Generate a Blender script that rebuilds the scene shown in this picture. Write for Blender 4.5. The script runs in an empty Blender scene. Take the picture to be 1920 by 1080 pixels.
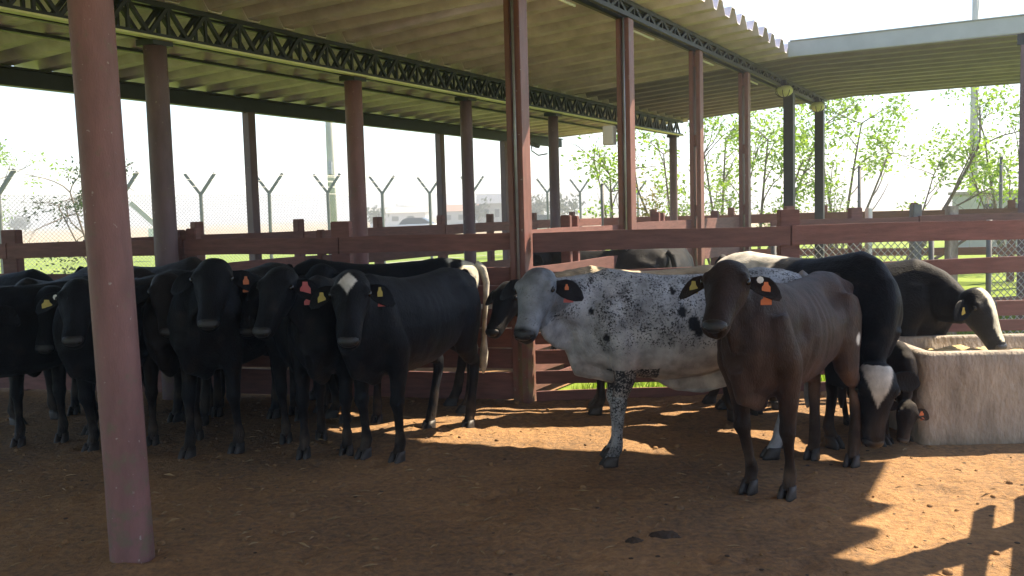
import bpy, bmesh, math, random
import numpy as np
from mathutils import Vector, Matrix, noise
R = math.radians
random.seed(7)
rng = np.random.default_rng(11)
scene = bpy.context.scene
COL = scene.collection

# ------------------------------------------------------------------ camera
EYE, FPX, PITCH, ROLL = 1.6, 1722.0, 0.0811, 0.0267
cam = bpy.data.cameras.new('camera'); camo = bpy.data.objects.new('camera', cam); COL.objects.link(camo)
cam.sensor_width = 36.0; cam.lens = FPX / 1920 * 36.0; cam.clip_start = 0.05; cam.clip_end = 6000
camo.location = (0, 0, EYE)
camo.rotation_euler = (Matrix.Rotation(math.pi / 2 - PITCH, 3, 'X') @ Matrix.Rotation(-ROLL, 3, 'Z')).to_euler()
scene.camera = camo

# ------------------------------------------------------------------ sky, sun, exposure
SUN_EL, SUN_AZ = R(50), R(62.3)
w = bpy.data.worlds.new('World'); scene.world = w; w.use_nodes = True
nt = w.node_tree; bg = nt.nodes['Background']
sky = nt.nodes.new('ShaderNodeTexSky'); sky.sky_type = 'NISHITA'; sky.sun_disc = False
sky.sun_elevation = SUN_EL; sky.sun_rotation = SUN_AZ; sky.air_density = 1.0; sky.dust_density = 0.4; sky.ozone_density = 1.0
nt.links.new(sky.outputs[0], bg.inputs[0]); bg.inputs[1].default_value = 0.105
sl = bpy.data.lights.new('sun', 'SUN'); sl.energy = 5.0; sl.angle = R(0.55); sl.color = (1.0, 0.83, 0.60)
so = bpy.data.objects.new('sun', sl); COL.objects.link(so)
sd = Vector((math.sin(SUN_AZ) * math.cos(SUN_EL), math.cos(SUN_AZ) * math.cos(SUN_EL), math.sin(SUN_EL)))
so.rotation_euler = sd.to_track_quat('Z', 'Y').to_euler(); so.location = (6, 6, 12)
vs = scene.view_settings
vs.view_transform = 'Standard'; vs.look = 'None'; vs.gamma = 1.0; vs.use_curve_mapping = False; vs.exposure = 1.62
scene.cycles.max_bounces = 8; scene.cycles.diffuse_bounces = 4; scene.cycles.transparent_max_bounces = 8

# ------------------------------------------------------------------ measuring helpers
def ray(u, v):
    a, b = (u - 960) / FPX, (540 - v) / FPX
    A = a * math.cos(ROLL) + b * math.sin(ROLL); B = -a * math.sin(ROLL) + b * math.cos(ROLL)
    return Vector((A, math.cos(PITCH) + B * math.sin(PITCH), -math.sin(PITCH) + B * math.cos(PITCH)))
def at(u, v, Y):
    r = ray(u, v); return r * (Y / r.y) + Vector((0, 0, EYE))
def on_ground(u, v, z=0.0):
    r = ray(u, v); return r * ((z - EYE) / r.z) + Vector((0, 0, EYE))
TH = 0.511                                             # the shed runs 29 degrees right of the line of sight
C0 = Vector((0.087, 7.756, 0)); DV = Vector((math.sin(TH), math.cos(TH), 0)); NV = Vector((-math.cos(TH), math.sin(TH), 0))
def bp(d, n, z=0.0): return C0 + DV * d + NV * n + Vector((0, 0, z))

# ------------------------------------------------------------------ materials
def mat(name, col, rough=0.7, var=0.25, scale=6.0, bump=0.0, bscale=40.0, metal=0.0, col2=None, spec=0.5, rnd=0.0, stretch=None, wear=False):
    m = bpy.data.materials.new(name); m.use_nodes = True
    n = m.node_tree; N = n.nodes; L = n.links; b = N['Principled BSDF']
    geo = N.new('ShaderNodeNewGeometry'); src = geo.outputs['Position']
    if stretch:
        mp = N.new('ShaderNodeMapping'); mp.inputs['Scale'].default_value = stretch; L.new(src, mp.inputs[0]); src = mp.outputs[0]
    t = N.new('ShaderNodeTexNoise'); t.inputs['Scale'].default_value = scale; t.inputs['Detail'].default_value = 6; t.inputs['Roughness'].default_value = 0.62
    L.new(src, t.inputs['Vector'])
    r = N.new('ShaderNodeValToRGB'); r.color_ramp.elements[0].position = 0.3; r.color_ramp.elements[1].position = 0.7
    c2 = col2 or tuple(c * (1 - var) for c in col); c1 = col if col2 else tuple(min(1, c * (1 + var * 0.7)) for c in col)
    r.color_ramp.elements[0].color = (*c2, 1); r.color_ramp.elements[1].color = (*c1, 1)
    L.new(t.outputs['Fac'], r.inputs[0]); out = r.outputs[0]
    if rnd:
        oi = N.new('ShaderNodeObjectInfo'); mr = N.new('ShaderNodeMapRange'); mr.inputs[3].default_value = 1 - rnd; mr.inputs[4].default_value = 1 + rnd
        L.new(oi.outputs['Random'], mr.inputs[0]); mx = N.new('ShaderNodeVectorMath'); mx.operation = 'SCALE'
        L.new(out, mx.inputs[0]); L.new(mr.outputs[0], mx.inputs['Scale']); out = mx.outputs[0]
    if wear:
        sx = N.new('ShaderNodeSeparateXYZ'); L.new(geo.outputs['Position'], sx.inputs[0])
        tn = N.new('ShaderNodeTexNoise'); tn.inputs['Scale'].default_value = 11; tn.inputs['Detail'].default_value = 7; tn.inputs['Roughness'].default_value = 0.7; L.new(geo.outputs['Position'], tn.inputs['Vector'])
        mz_ = N.new('ShaderNodeMapRange'); mz_.inputs[1].default_value = 0.0; mz_.inputs[2].default_value = 0.9; mz_.inputs[3].default_value = 0.15; mz_.inputs[4].default_value = 0.02; L.new(sx.outputs['Z'], mz_.inputs[0])
        ad_ = N.new('ShaderNodeMath'); ad_.operation = 'ADD'; L.new(tn.outputs['Fac'], ad_.inputs[0]); L.new(mz_.outputs[0], ad_.inputs[1])
        rr_ = N.new('ShaderNodeValToRGB'); rr_.color_ramp.elements[0].position = 0.60; rr_.color_ramp.elements[1].position = 0.74; L.new(ad_.outputs[0], rr_.inputs[0])
        mm_ = N.new('ShaderNodeMix'); mm_.data_type = 'RGBA'; mm_.inputs['B'].default_value = (0.17, 0.125, 0.09, 1); L.new(rr_.outputs[0], mm_.inputs['Factor']); L.new(out, mm_.inputs['A'])
        t3 = N.new('ShaderNodeTexNoise'); t3.inputs['Scale'].default_value = 34; t3.inputs['Detail'].default_value = 3; L.new(geo.outputs['Position'], t3.inputs['Vector'])
        r3 = N.new('ShaderNodeValToRGB'); r3.color_ramp.elements[0].position = 0.70; r3.color_ramp.elements[1].position = 0.73; L.new(t3.outputs['Fac'], r3.inputs[0])
        m3 = N.new('ShaderNodeMix'); m3.data_type = 'RGBA'; m3.inputs['B'].default_value = (0.36, 0.30, 0.28, 1); L.new(r3.outputs[0], m3.inputs['Factor']); L.new(mm_.outputs['Result'], m3.inputs['A']); out = m3.outputs['Result']
    L.new(out, b.inputs['Base Color'])
    b.inputs['Roughness'].default_value = rough; b.inputs['Metallic'].default_value = metal; b.inputs['Specular IOR Level'].default_value = spec
    if bump:
        t2 = N.new('ShaderNodeTexNoise'); t2.inputs['Scale'].default_value = bscale; t2.inputs['Detail'].default_value = 5; L.new(src, t2.inputs['Vector'])
        bm = N.new('ShaderNodeBump'); bm.inputs['Strength'].default_value = bump; bm.inputs['Distance'].default_value = 0.02
        L.new(t2.outputs['Fac'], bm.inputs['Height']); L.new(bm.outputs[0], b.inputs['Normal'])
    return m
M = {}
M['pillar'] = mat('red_brown_concrete_paint', (0.225, 0.112, 0.108), 0.6, 0.26, 3.0, 0.25, 60, stretch=(3, 3, .8), wear=True)
M['purple_pillar'] = mat('dull_plum_paint', (0.155, 0.098, 0.108), 0.6, 0.25, 3.0, 0.2, 60, stretch=(3, 3, .8), wear=True)
M['steel_paint'] = mat('red_brown_steel_paint', (0.20, 0.088, 0.075), 0.5, 0.3, 5.0, 0.08, 50, stretch=(3, 3, .6), wear=True)
M['truss'] = mat('blackened_steel', (0.024, 0.028, 0.036), 0.5, 0.3, 9.0, 0.1, 60)
M['lit_line_strip'] = mat('pale_yellow_lit_line', (0.80, 0.84, 0.45), 0.5, 0.12, 5.0)  # brightness of a lit line put into the colour
M['board'] = mat('red_brown_painted_board', (0.19, 0.082, 0.072), 0.65, 0.3, 4.0, 0.35, 50, rnd=0.18, stretch=(1.2, 1.2, 9))
M['grey_board'] = mat('weathered_grey_board', (0.22, 0.19, 0.19), 0.8, 0.3, 4.0, 0.4, 60, stretch=(1.2, 1.2, 9))
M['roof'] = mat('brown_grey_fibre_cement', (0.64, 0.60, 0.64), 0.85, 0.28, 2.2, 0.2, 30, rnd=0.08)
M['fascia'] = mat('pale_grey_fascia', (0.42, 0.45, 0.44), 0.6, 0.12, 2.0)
M['dimmed_roof'] = mat('dimmed_fibre_cement', (0.25, 0.235, 0.29), 0.85, 0.22, 2.2, 0.2, 30, rnd=0.10)  # same sheeting, darker: the dimmer light at the far end put into its colour
M['concrete'] = mat('stained_trough_concrete', (0.37, 0.32, 0.27), 0.9, 0.42, 4.0, 1.0, 22, stretch=(1.6, 1.6, .7))
M['pole'] = mat('pole_concrete', (0.42, 0.42, 0.40), 0.85, 0.15, 2.0, 0.1)
M['feed'] = mat('dry_feed', (0.55, 0.42, 0.22), 0.95, 0.35, 20.0, 0.8, 60)
M['galv'] = mat('galvanised_steel', (0.33, 0.34, 0.35), 0.45, 0.2, 12.0, metal=0.6)
M['post_grey'] = mat('grey_fence_post', (0.16, 0.165, 0.165), 0.7, 0.25, 8.0)
M['white'] = mat('white_paint', (0.72, 0.72, 0.70), 0.5, 0.1, 3.0)
M['glass_pale'] = mat('yellowed_diffuser', (0.70, 0.72, 0.40), 0.3, 0.2, 12.0)
M['dark'] = mat('dark_rubber', (0.02, 0.02, 0.022), 0.6, 0.2)
M['window'] = mat('dark_window', (0.03, 0.04, 0.05), 0.15, 0.1)
M['hoof'] = mat('hoof_horn', (0.035, 0.03, 0.028), 0.55, 0.4, 30)
M['eye'] = mat('eye_black', (0.006, 0.005, 0.005), 0.08, 0.1)
M['nose'] = mat('nose_leather', (0.012, 0.012, 0.014), 0.35, 0.2, 60, 0.3, 200)
M['tag_orange'] = mat('orange_tag', (0.62, 0.17, 0.06), 0.45, 0.1, 30)
M['tag_yellow'] = mat('yellow_tag', (0.42, 0.33, 0.07), 0.45, 0.1, 30)
M['tag_red'] = mat('red_tag', (0.52, 0.10, 0.11), 0.45, 0.1, 30)
M['tag_white'] = mat('white_tag', (0.75, 0.75, 0.72), 0.45, 0.05, 30)
M['bark'] = mat('grey_brown_bark', (0.16, 0.125, 0.10), 0.9, 0.35, 14.0, 0.5, 30)
M['straw'] = mat('straw_litter', (0.30, 0.20, 0.10), 0.9, 0.4, 3.0)
M['dung'] = mat('dung', (0.055, 0.035, 0.022), 0.85, 0.4, 18.0, 0.8, 40)
M['roof_red'] = mat('far_roof_tile', (0.40, 0.22, 0.16), 0.8, 0.2, 1.0)

def leafmat(name, col, col2):
    m = bpy.data.materials.new(name); m.use_nodes = True; N = m.node_tree.nodes; L = m.node_tree.links
    b = N['Principled BSDF']; o = N['Material Output']
    g = N.new('ShaderNodeNewGeometry'); t = N.new('ShaderNodeTexNoise'); t.inputs['Scale'].default_value = 2.2; t.inputs['Detail'].default_value = 4
    L.new(g.outputs['Position'], t.inputs['Vector'])
    r = N.new('ShaderNodeValToRGB'); r.color_ramp.elements[0].position = 0.35; r.color_ramp.elements[1].position = 0.65
    r.color_ramp.elements[0].color = (*col2, 1); r.color_ramp.elements[1].color = (*col, 1); L.new(t.outputs['Fac'], r.inputs[0])
    L.new(r.outputs[0], b.inputs['Base Color']); b.inputs['Roughness'].default_value = 0.55
    tr = N.new('ShaderNodeBsdfTranslucent'); L.new(r.outputs[0], tr.inputs[0])
    mx = N.new('ShaderNodeMixShader'); mx.inputs[0].default_value = 0.62
    L.new(b.outputs[0], mx.inputs[1]); L.new(tr.outputs[0], mx.inputs[2]); L.new(mx.outputs[0], o.inputs[0])
    return m
M['leaf'] = leafmat('light_green_leaves', (0.30, 0.46, 0.03), (0.15, 0.27, 0.02))
M['leaf_dark'] = leafmat('dull_green_leaves', (0.07, 0.11, 0.035), (0.03, 0.05, 0.02))
M['leaf_yellow'] = leafmat('yellow_blossom', (0.55, 0.36, 0.03), (0.22, 0.26, 0.03))
M['grassblade'] = leafmat('grass_blades', (0.20, 0.32, 0.03), (0.13, 0.22, 0.02))

def groundmat(name, stops, s1, s2, bump, bdist=0.03):
    m = bpy.data.materials.new(name); m.use_nodes = True; N = m.node_tree.nodes; L = m.node_tree.links; b = N['Principled BSDF']
    g = N.new('ShaderNodeNewGeometry')
    a = N.new('ShaderNodeTexNoise'); a.inputs['Scale'].default_value = s1; a.inputs['Detail'].default_value = 8; a.inputs['Roughness'].default_value = 0.65
    c = N.new('ShaderNodeTexNoise'); c.inputs['Scale'].default_value = s2; c.inputs['Detail'].default_value = 6; c.inputs['Roughness'].default_value = 0.7
    L.new(g.outputs['Position'], a.inputs['Vector']); L.new(g.outputs['Position'], c.inputs['Vector'])
    mx = N.new('ShaderNodeMath'); mx.operation = 'MULTIPLY_ADD'; mx.inputs[1].default_value = 0.55
    L.new(c.outputs['Fac'], mx.inputs[0]); h = N.new('ShaderNodeMath'); h.operation = 'MULTIPLY'; h.inputs[1].default_value = 0.45
    L.new(a.outputs['Fac'], h.inputs[0]); L.new(h.outputs[0], mx.inputs[2])
    r = N.new('ShaderNodeValToRGB'); e = r.color_ramp.elements
    e[0].position, e[0].color = stops[0][0], (*stops[0][1], 1); e[1].position, e[1].color = stops[-1][0], (*stops[-1][1], 1)
    for p, cc in stops[1:-1]:
        q = e.new(p); q.color = (*cc, 1)
    L.new(mx.outputs[0], r.inputs[0]); L.new(r.outputs[0], b.inputs['Base Color']); b.inputs['Roughness'].default_value = 0.95; b.inputs['Specular IOR Level'].default_value = 0.15
    bm = N.new('ShaderNodeBump'); bm.inputs['Strength'].default_value = bump; bm.inputs['Distance'].default_value = bdist
    L.new(c.outputs['Fac'], bm.inputs['Height']); L.new(bm.outputs[0], b.inputs['Normal'])
    return m
M['dirt'] = groundmat('trodden_orange_brown_dirt', [(0.33, (0.10, 0.072, 0.052)), (0.45, (0.235, 0.150, 0.086)), (0.56, (0.365, 0.215, 0.104)), (0.70, (0.49, 0.305, 0.155))], 0.7, 24.0, 0.9)
M['grass'] = groundmat('bright_lawn', [(0.35, (0.12, 0.18, 0.025)), (0.5, (0.18, 0.26, 0.035)), (0.65, (0.25, 0.30, 0.06))], 0.25, 9.0, 0.6)
M['dry'] = groundmat('dry_pasture', [(0.36, (0.24, 0.20, 0.12)), (0.5, (0.36, 0.29, 0.19)), (0.66, (0.40, 0.36, 0.24))], 0.03, 0.5, 0.3)
M['far'] = groundmat('far_pasture', [(0.36, (0.20, 0.22, 0.11)), (0.5, (0.27, 0.28, 0.16)), (0.66, (0.36, 0.34, 0.22))], 0.012, 0.2, 0.2)

# ------------------------------------------------------------------ mesh helpers
class MB:
    def __init__(s): s.v = []; s.f = []
    def add(s, vs, fs):
        o = len(s.v); s.v += [tuple(p) for p in vs]; s.f += [tuple(i + o for i in q) for q in fs]; return s
    def box(s, x0, x1, y0, y1, z0, z1):
        return s.add([(x0, y0, z0), (x1, y0, z0), (x1, y1, z0), (x0, y1, z0), (x0, y0, z1), (x1, y0, z1), (x1, y1, z1), (x0, y1, z1)],
                     [(0, 3, 2, 1), (4, 5, 6, 7), (0, 1, 5, 4), (1, 2, 6, 5), (2, 3, 7, 6), (3, 0, 4, 7)])
    def bar(s, p, q, w, h, up=(0, 0, 1)):
        p, q = Vector(p), Vector(q); t = (q - p).normalized(); u = Vector(up)
        if abs(t.dot(u)) > 0.98: u = Vector((0, 1, 0))
        a = t.cross(u).normalized() * (w / 2); b = a.cross(t).normalized() * (h / 2)
        vs = [c + x * a + y * b for c in (p, q) for x, y in ((-1, -1), (1, -1), (1, 1), (-1, 1))]
        return s.add(vs, [(0, 1, 2, 3), (7, 6, 5, 4), (0, 4, 5, 1), (1, 5, 6, 2), (2, 6, 7, 3), (3, 7, 4, 0)])
    def tube(s, pts, rad, n=8, cap=True):
        pts = [Vector(p) for p in pts]; k = len(pts); vs = []
        ref = None
        for i, p in enumerate(pts):
            t = (pts[min(i + 1, k - 1)] - pts[max(i - 1, 0)]).normalized()
            if ref is None: ref = t.orthogonal().normalized()
            a = (ref - t * ref.dot(t)); a = a.normalized() if a.length > 1e-5 else t.orthogonal().normalized(); ref = a
            b = t.cross(a); r = rad[i] if isinstance(rad, (list, tuple)) else rad
            for j in range(n):
                g = 2 * math.pi * j / n; vs.append(p + a * (r * math.cos(g)) + b * (r * math.sin(g)))
        fs = [(i * n + j, i * n + (j + 1) % n, (i + 1) * n + (j + 1) % n, (i + 1) * n + j) for i in range(k - 1) for j in range(n)]
        if cap: fs += [tuple(range(n - 1, -1, -1)), tuple((k - 1) * n + j for j in range(n))]
        return s.add(vs, fs)
    def rings(s, rg):
        n = len(rg[0]); k = len(rg); vs = [p for r in rg for p in r]
        fs = [(i * n + j, i * n + (j + 1) % n, (i + 1) * n + (j + 1) % n, (i + 1) * n + j) for i in range(k - 1) for j in range(n)]
        fs += [tuple(range(n - 1, -1, -1)), tuple((k - 1) * n + j for j in range(n))]
        return s.add(vs, fs)
    def ball(s, c, rx, ry, rz, n=12, m=8, fr=None):
        c = Vector(c); rg = []
        for i in range(m + 1):
            a = math.pi * (i + 0.02) / (m + 0.04) - math.pi / 2
            rr = []
            for j in range(n):
                g = 2 * math.pi * j / n; o = Vector((rx * math.cos(a) * math.cos(g), ry * math.cos(a) * math.sin(g), rz * math.sin(a)))
                rr.append(c + ((fr @ o) if fr else o))
            rg.append(rr)
        return s.rings(rg)
    def mesh(s, name):
        me = bpy.data.meshes.new(name); me.from_pydata(s.v, [], s.f); me.validate(); return me
    def build(s, name, m, parent=None, smooth=False, bevel=0.0):
        me = s.mesh(name)
        if bevel:
            b = bmesh.new(); b.from_mesh(me); bmesh.ops.recalc_face_normals(b, faces=b.faces)
            bmesh.ops.bevel(b, geom=[e for e in b.edges if e.is_manifold and e.calc_face_angle(0) > 0.5], offset=bevel, segments=2, affect='EDGES'); b.to_mesh(me); b.free()
        return place(name, me, m, parent, smooth)
def place(name, me, m, parent=None, smooth=False, loc=None):
    if m is not None and not me.materials: me.materials.append(M[m] if isinstance(m, str) else m)
    if smooth:
        me.polygons.foreach_set('use_smooth', [True] * len(me.polygons)); me.update()
    o = bpy.data.objects.new(name, me); COL.objects.link(o)
    if parent: o.parent = parent
    if loc is not None: o.location = loc
    return o
def tag(o, label, cat, group=None):
    o['label'] = label; o['category'] = cat
    if group: o['group'] = group
    return o
def thing(name, label, cat, loc=(0, 0, 0), rz=0.0, group=None, scale=1.0):
    o = bpy.data.objects.new(name, None); COL.objects.link(o); o.location = loc; o.rotation_euler = (0, 0, rz); o.scale = (scale,) * 3
    return tag(o, label, cat, group)
def struct(o): o['kind'] = 'structure'; return o
def stuff(o): o['kind'] = 'stuff'; return o

# ------------------------------------------------------------------ ground
def sheet(name, pts, z, m):
    me = bpy.data.meshes.new(name); me.from_pydata([(p[0], p[1], z) for p in pts], [], [tuple(range(len(pts)))]); return struct(place(name, me, m))
sheet('lawn', [(-4000, -4000), (4000, -4000), (4000, 4000), (-4000, 4000)], -0.05, 'grass')
sheet('dry_field', [(-900, 62), (-60, 62), (-8, 58), (60, 95), (900, 130), (900, 360), (-900, 330)], -0.03, 'dry')
sheet('far_field', [(-3500, 326), (3500, 356), (3500, 3800), (-3500, 3800)], -0.02, 'far')
dp = [bp(-30, 6.9), bp(-30, -12), bp(0, -12), Vector((8, 7.9, 0)), Vector((0.1, 7.9, 0)), bp(14, 0.0), bp(14, 6.9)]
sheet('dirt_floor', [(p.x, p.y) for p in dp], -0.035, 'dirt')
def vnoise(nx, ny, cell):
    gx, gy = int(nx / cell) + 3, int(ny / cell) + 3; gr = rng.random((gx, gy))
    X = np.arange(nx)[:, None] / cell; Y = np.arange(ny)[None, :] / cell
    i, j = X.astype(int), Y.astype(int); a = X - i; b = Y - j; a = a * a * (3 - 2 * a); b = b * b * (3 - 2 * b)
    return (gr[i, j] * (1 - a) + gr[i + 1, j] * a) * (1 - b) + (gr[i, j + 1] * (1 - a) + gr[i + 1, j + 1] * a) * b
st = 0.034; gx0, gx1, gy0, gy1 = -7.6, 6.0, 1.2, 9.3
nx, ny = int((gx1 - gx0) / st), int((gy1 - gy0) / st)
hz = np.zeros((nx, ny))
for cell, amp in ((40, 0.03), (14, 0.014), (6, 0.012), (2.6, 0.010), (1.3, 0.007)): hz += (vnoise(nx, ny, cell) - 0.5) * amp
for _ in range(420):                                             # hoof prints
    ci, cj = rng.integers(4, nx - 4), rng.integers(4, ny - 4); r = rng.uniform(1.4, 2.2); dpth = rng.uniform(0.008, 0.02)
    i0, i1, j0, j1 = max(ci - 5, 0), min(ci + 6, nx), max(cj - 5, 0), min(cj + 6, ny)
    I, J = np.mgrid[i0:i1, j0:j1]; q = np.sqrt((I - ci) ** 2 + (J - cj) ** 2) / r
    hz[i0:i1, j0:j1] += -dpth * np.exp(-q ** 2) + 0.4 * dpth * np.exp(-(q - 1.7) ** 2 * 4)
hz -= hz.mean(); hz = np.clip(hz, -0.03, 0.04)
GX = gx0 + np.arange(nx) * st; GY = gy0 + np.arange(ny) * st
V = np.empty((nx, ny, 3)); V[..., 0] = GX[:, None]; V[..., 1] = GY[None, :]; V[..., 2] = hz
idx = np.arange(nx * ny).reshape(nx, ny)
keep = np.ones((nx - 1, ny - 1), bool)
cxm = GX[:-1, None] + 0 * GY[None, :-1]; cym = GY[None, :-1] + 0 * GX[:-1, None]
keep &= ~((cxm > 0.1) & (cym > 7.95))
Q = np.stack([idx[:-1, :-1], idx[1:, :-1], idx[1:, 1:], idx[:-1, 1:]], -1)[keep]
me = bpy.data.meshes.new('dirt_yard'); me.from_pydata(V.reshape(-1, 3).tolist(), [], Q.tolist())
struct(place('dirt_yard', me, 'dirt', smooth=True))

# ------------------------------------------------------------------ the shed
SH = thing('cattle_shed', 'open cattle shed with lattice trusses, red brown pillars and ribbed roof', 'shed', C0, math.pi / 2 - TH)
ZC, ZB, ZA = 3.79, 3.575, 3.43                                   # underside of the roof over the three rows
NB, NA = 3.09, 6.18
def zr(n): return ZC + (ZB - ZC) * n / NB if n < NB else ZB + (ZA - ZB) * (n - NB) / (NA - NB)
P_, DEP, TK = 0.5, 0.145, 0.012                                   # one ridge of the ribbed sheet
prof = [(0, 0), (0.13, 0), (0.235, DEP), (0.37, DEP), (0.475, 0), (P_ + 0.006, 0)]
def roof_sheet_mesh(stations, dk=1.0):                                   # stations: (n, z)
    b = MB(); rg = []
    for n, z in stations:
        lo = [(x, n, z + y * (dk if n < -1 else 1.0)) for x, y in prof]; hi = [(x, n, z + y * (dk if n < -1 else 1.0) + TK) for x, y in reversed(prof)]
        rg.append([Vector(p) for p in lo + hi])
    b.rings(rg); return b.mesh('roof_sheet')
me_a = roof_sheet_mesh([(-0.62, zr(-0.62)), (NB + 0.12, zr(NB) + 0.0)])
me_b = roof_sheet_mesh([(NB - 0.1, zr(NB) - 0.018), (NA + 0.5, zr(NA + 0.5) - 0.018)])
me_w = roof_sheet_mesh([(-4.87, zr(-0.62) - 0.02), (NB + 0.12, zr(NB))], 2.1)
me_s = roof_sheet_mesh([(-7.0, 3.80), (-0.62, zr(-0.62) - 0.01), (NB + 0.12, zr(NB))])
for k in range(-30, 27):
    d = k * P_ + 0.02
    jit = random.uniform(-0.004, 0.004)
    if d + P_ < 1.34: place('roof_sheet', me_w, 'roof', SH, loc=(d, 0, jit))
    elif d > 7.1: place('roof_sheet', me_s, 'dimmed_roof', SH, loc=(d, 0, jit))
    else: place('roof_sheet', me_a, 'roof', SH, loc=(d, random.uniform(-0.02, 0.02), jit))
    place('roof_sheet', me_b, 'roof', SH, loc=(d, 0, -jit))
VP_ = [(1.0, -0.62), (1.0, -4.75), (1.9, -4.75), (1.43, -2.9), (1.12, -1.85), (1.12, -0.62)]
MB().add([(x, y, z) for z in (3.835, 3.855) for x, y in VP_], [(5, 4, 3, 2, 1, 0), (6, 7, 8, 9, 10, 11)] + [(q, (q + 1) % 6, (q + 1) % 6 + 6, q + 6) for q in range(6)]).build('shadow_panel', 'roof', SH)  # unseen panel, added and shaped for the edge of its shadow on the dirt
# the roof wing to the right, behind a pale fascia
MB().box(6.97, 7.01, -7.02, -0.67, 3.745, 3.965).build('fascia', 'fascia', SH, bevel=0.004)
MB().box(6.95, 7.03, -7.02, -0.70, 3.967, 3.98).build('fascia_cap', 'fascia', SH)

def truss(n, z0, z1, d0, d1, step, gap=0.13):
    b = MB()
    for y in (-gap / 2, gap / 2):
        b.box(d0, d1, n + y - 0.022, n + y + 0.022, z0, z0 + 0.045); b.box(d0, d1, n + y - 0.022, n + y + 0.022, z1 - 0.045, z1)
    t = b.build('truss', 'truss', SH)
    h = z1 - z0 - 0.06
    for sgn in (1, -1):
        m = MB(); m.bar((0, 0, 0), (sgn * step / 2, 0, h), 0.034, 0.034, (0, 1, 0)); mm = m.mesh('diagonal')
        k = 0; x = d0 + 0.1
        while x + step / 2 < d1:
            for y in (-gap / 2, gap / 2):
                place('diagonal', mm, 'truss', t, loc=(x + (0 if sgn > 0 else step), n + y, z0 + 0.03))
            x += step
    u = MB(); u.bar((0, 0, 0), (0, 0, h), 0.027, 0.027); mm = u.mesh('upright'); x = d0 + 0.1 + step / 2
    while x < d1:
        for y in (-gap / 2, gap / 2): place('upright', mm, 'truss', t, loc=(x, n + y, z0 + 0.03))
        x += step
    return t
tB = truss(NB, 3.225, 3.55, -6.0, 13.2, 0.43)
tC = truss(0.0, 3.60, 3.775, -6.0, 13.2, 0.43)
# strip coloured as a lit line under the middle chord; tubes under the front
MB().box(-6.0, 13.0, NB - 0.17, NB - 0.09, 3.205, 3.224).build('lit_line_strip', 'lit_line_strip', SH)
for d in (0.6, 2.75, 5.1, 7.5): MB().tube([(d, 0.11, 3.575), (d + 0.8, 0.11, 3.575)], 0.014, 8).build('light_tube', 'white', SH, True)
# eave beam with a gutter lip
MB().box(-6, 13.4, NA - 0.06, NA + 0.06, 3.16, 3.34).box(-6, 13.4, NA - 0.10, NA + 0.10, 3.342, 3.365).build('eave_beam', 'truss', SH)
MB().box(-6, 13.4, NA + 0.10, NA + 0.14, 3.33, 3.40).build('eave_purlin', 'truss', SH)
for n in (4.7,): MB().box(-6, 13.4, n - 0.03, n + 0.03, zr(n) - 0.062, zr(n) - 0.03).build('purlin', 'truss', SH)
# round pillars of the middle row and the near one
def round_pillar(d, n, top, r, m, lean=0.0):
    lx_, ly_ = (-0.489 * lean, 0.872 * lean)
    hh = [0, 0.02, 0.4, 1.2, 2.0, 2.8, top]
    b = MB().tube([(d + lx_ * h / top, n + ly_ * h / top, h - 0.06 if h == 0 else h) for h in hh], [r * 1.03, r * 1.02, r, r, r * 0.99, r * 0.985, r * 0.98], 28)
    p = b.build('pillar', m, SH, smooth=True); return p
near = round_pillar(-3.97, 0.0, 3.6, 0.099, 'pillar', 0.05); near['label'] = 'nearest round pillar with scuffed red brown paint'
for d, m in ((-1.06, 'purple_pillar'), (1.71, 'pillar'), (4.16, 'purple_pillar'), (6.86, 'purple_pillar'), (9.8, 'purple_pillar'), (12.75, 'purple_pillar')):
    p = round_pillar(d, NB, 3.17, 0.103 if d < 3 else 0.086, m)
    MB().box(d - 0.11, d + 0.11, NB - 0.11, NB + 0.11, 3.165, 3.222).build('cap_plate', 'truss', p)
# paired channel posts of the front row
def channel_post(d, n, top, m='steel_paint', w=0.055, gap=0.035, dep=0.15):
    o = None
    for sg in (-1, 1):
        b = MB(); y = n + sg * (gap / 2 + w / 2)
        b.box(d - dep / 2, d + dep / 2, y - w / 2, y + w / 2, -0.06, top)
        q = b.build('post', m, SH, bevel=0.006); o = o or q
    for z in (0.5, 1.5, 2.4, top - 0.2): MB().box(d - 0.05, d + 0.05, n - gap / 2 + 0.001, n + gap / 2 - 0.001, z, z + 0.14).build('batten_plate', m, o)
    return o
for d in (0.0, 2.39, 4.78, 7.10):
    p = channel_post(d, 0.0, 3.60)
    if d < 3: MB().tube([(d - 0.09, -0.02, 0.9), (d - 0.09, -0.02, 3.6)], 0.012, 8).build('conduit', 'galv', p, True)
for d in (10.09, 12.87): MB().box(d - 0.09, d + 0.09, -0.085, 0.085, -0.06, 3.6).build('post', 'truss', SH, bevel=0.006)
for k in range(-2, 5):
    d = 3.15 + 2.5 * k
    MB().box(d - 0.07, d + 0.07, NA - 0.065, NA + 0.065, -0.06, 3.16).build('post', 'purple_pillar', SH, bevel=0.006)
# wing posts
MB().box(7.02, 7.13, -3.80, -3.62, -0.06, 3.795).build('post', 'purple_pillar', SH, bevel=0.006)
MB().box(7.015, 7.14, -3.84, -3.58, 3.60, 3.742).build('post_bracket', 'truss', SH)
MB().box(12.9, 13.05, -3.80, -3.66, -0.06, 3.795).build('post', 'purple_pillar', SH, bevel=0.006)
for d in (-1.16, -5.0): MB().box(d - 0.075, d + 0.075, -4.235, -4.085, -0.06, 3.88).build('post', 'steel_paint', SH, bevel=0.006)
MB().box(-12, 1.2, -4.24, -4.08, 3.882, 3.90).build('edge_beam', 'truss', SH)

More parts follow.
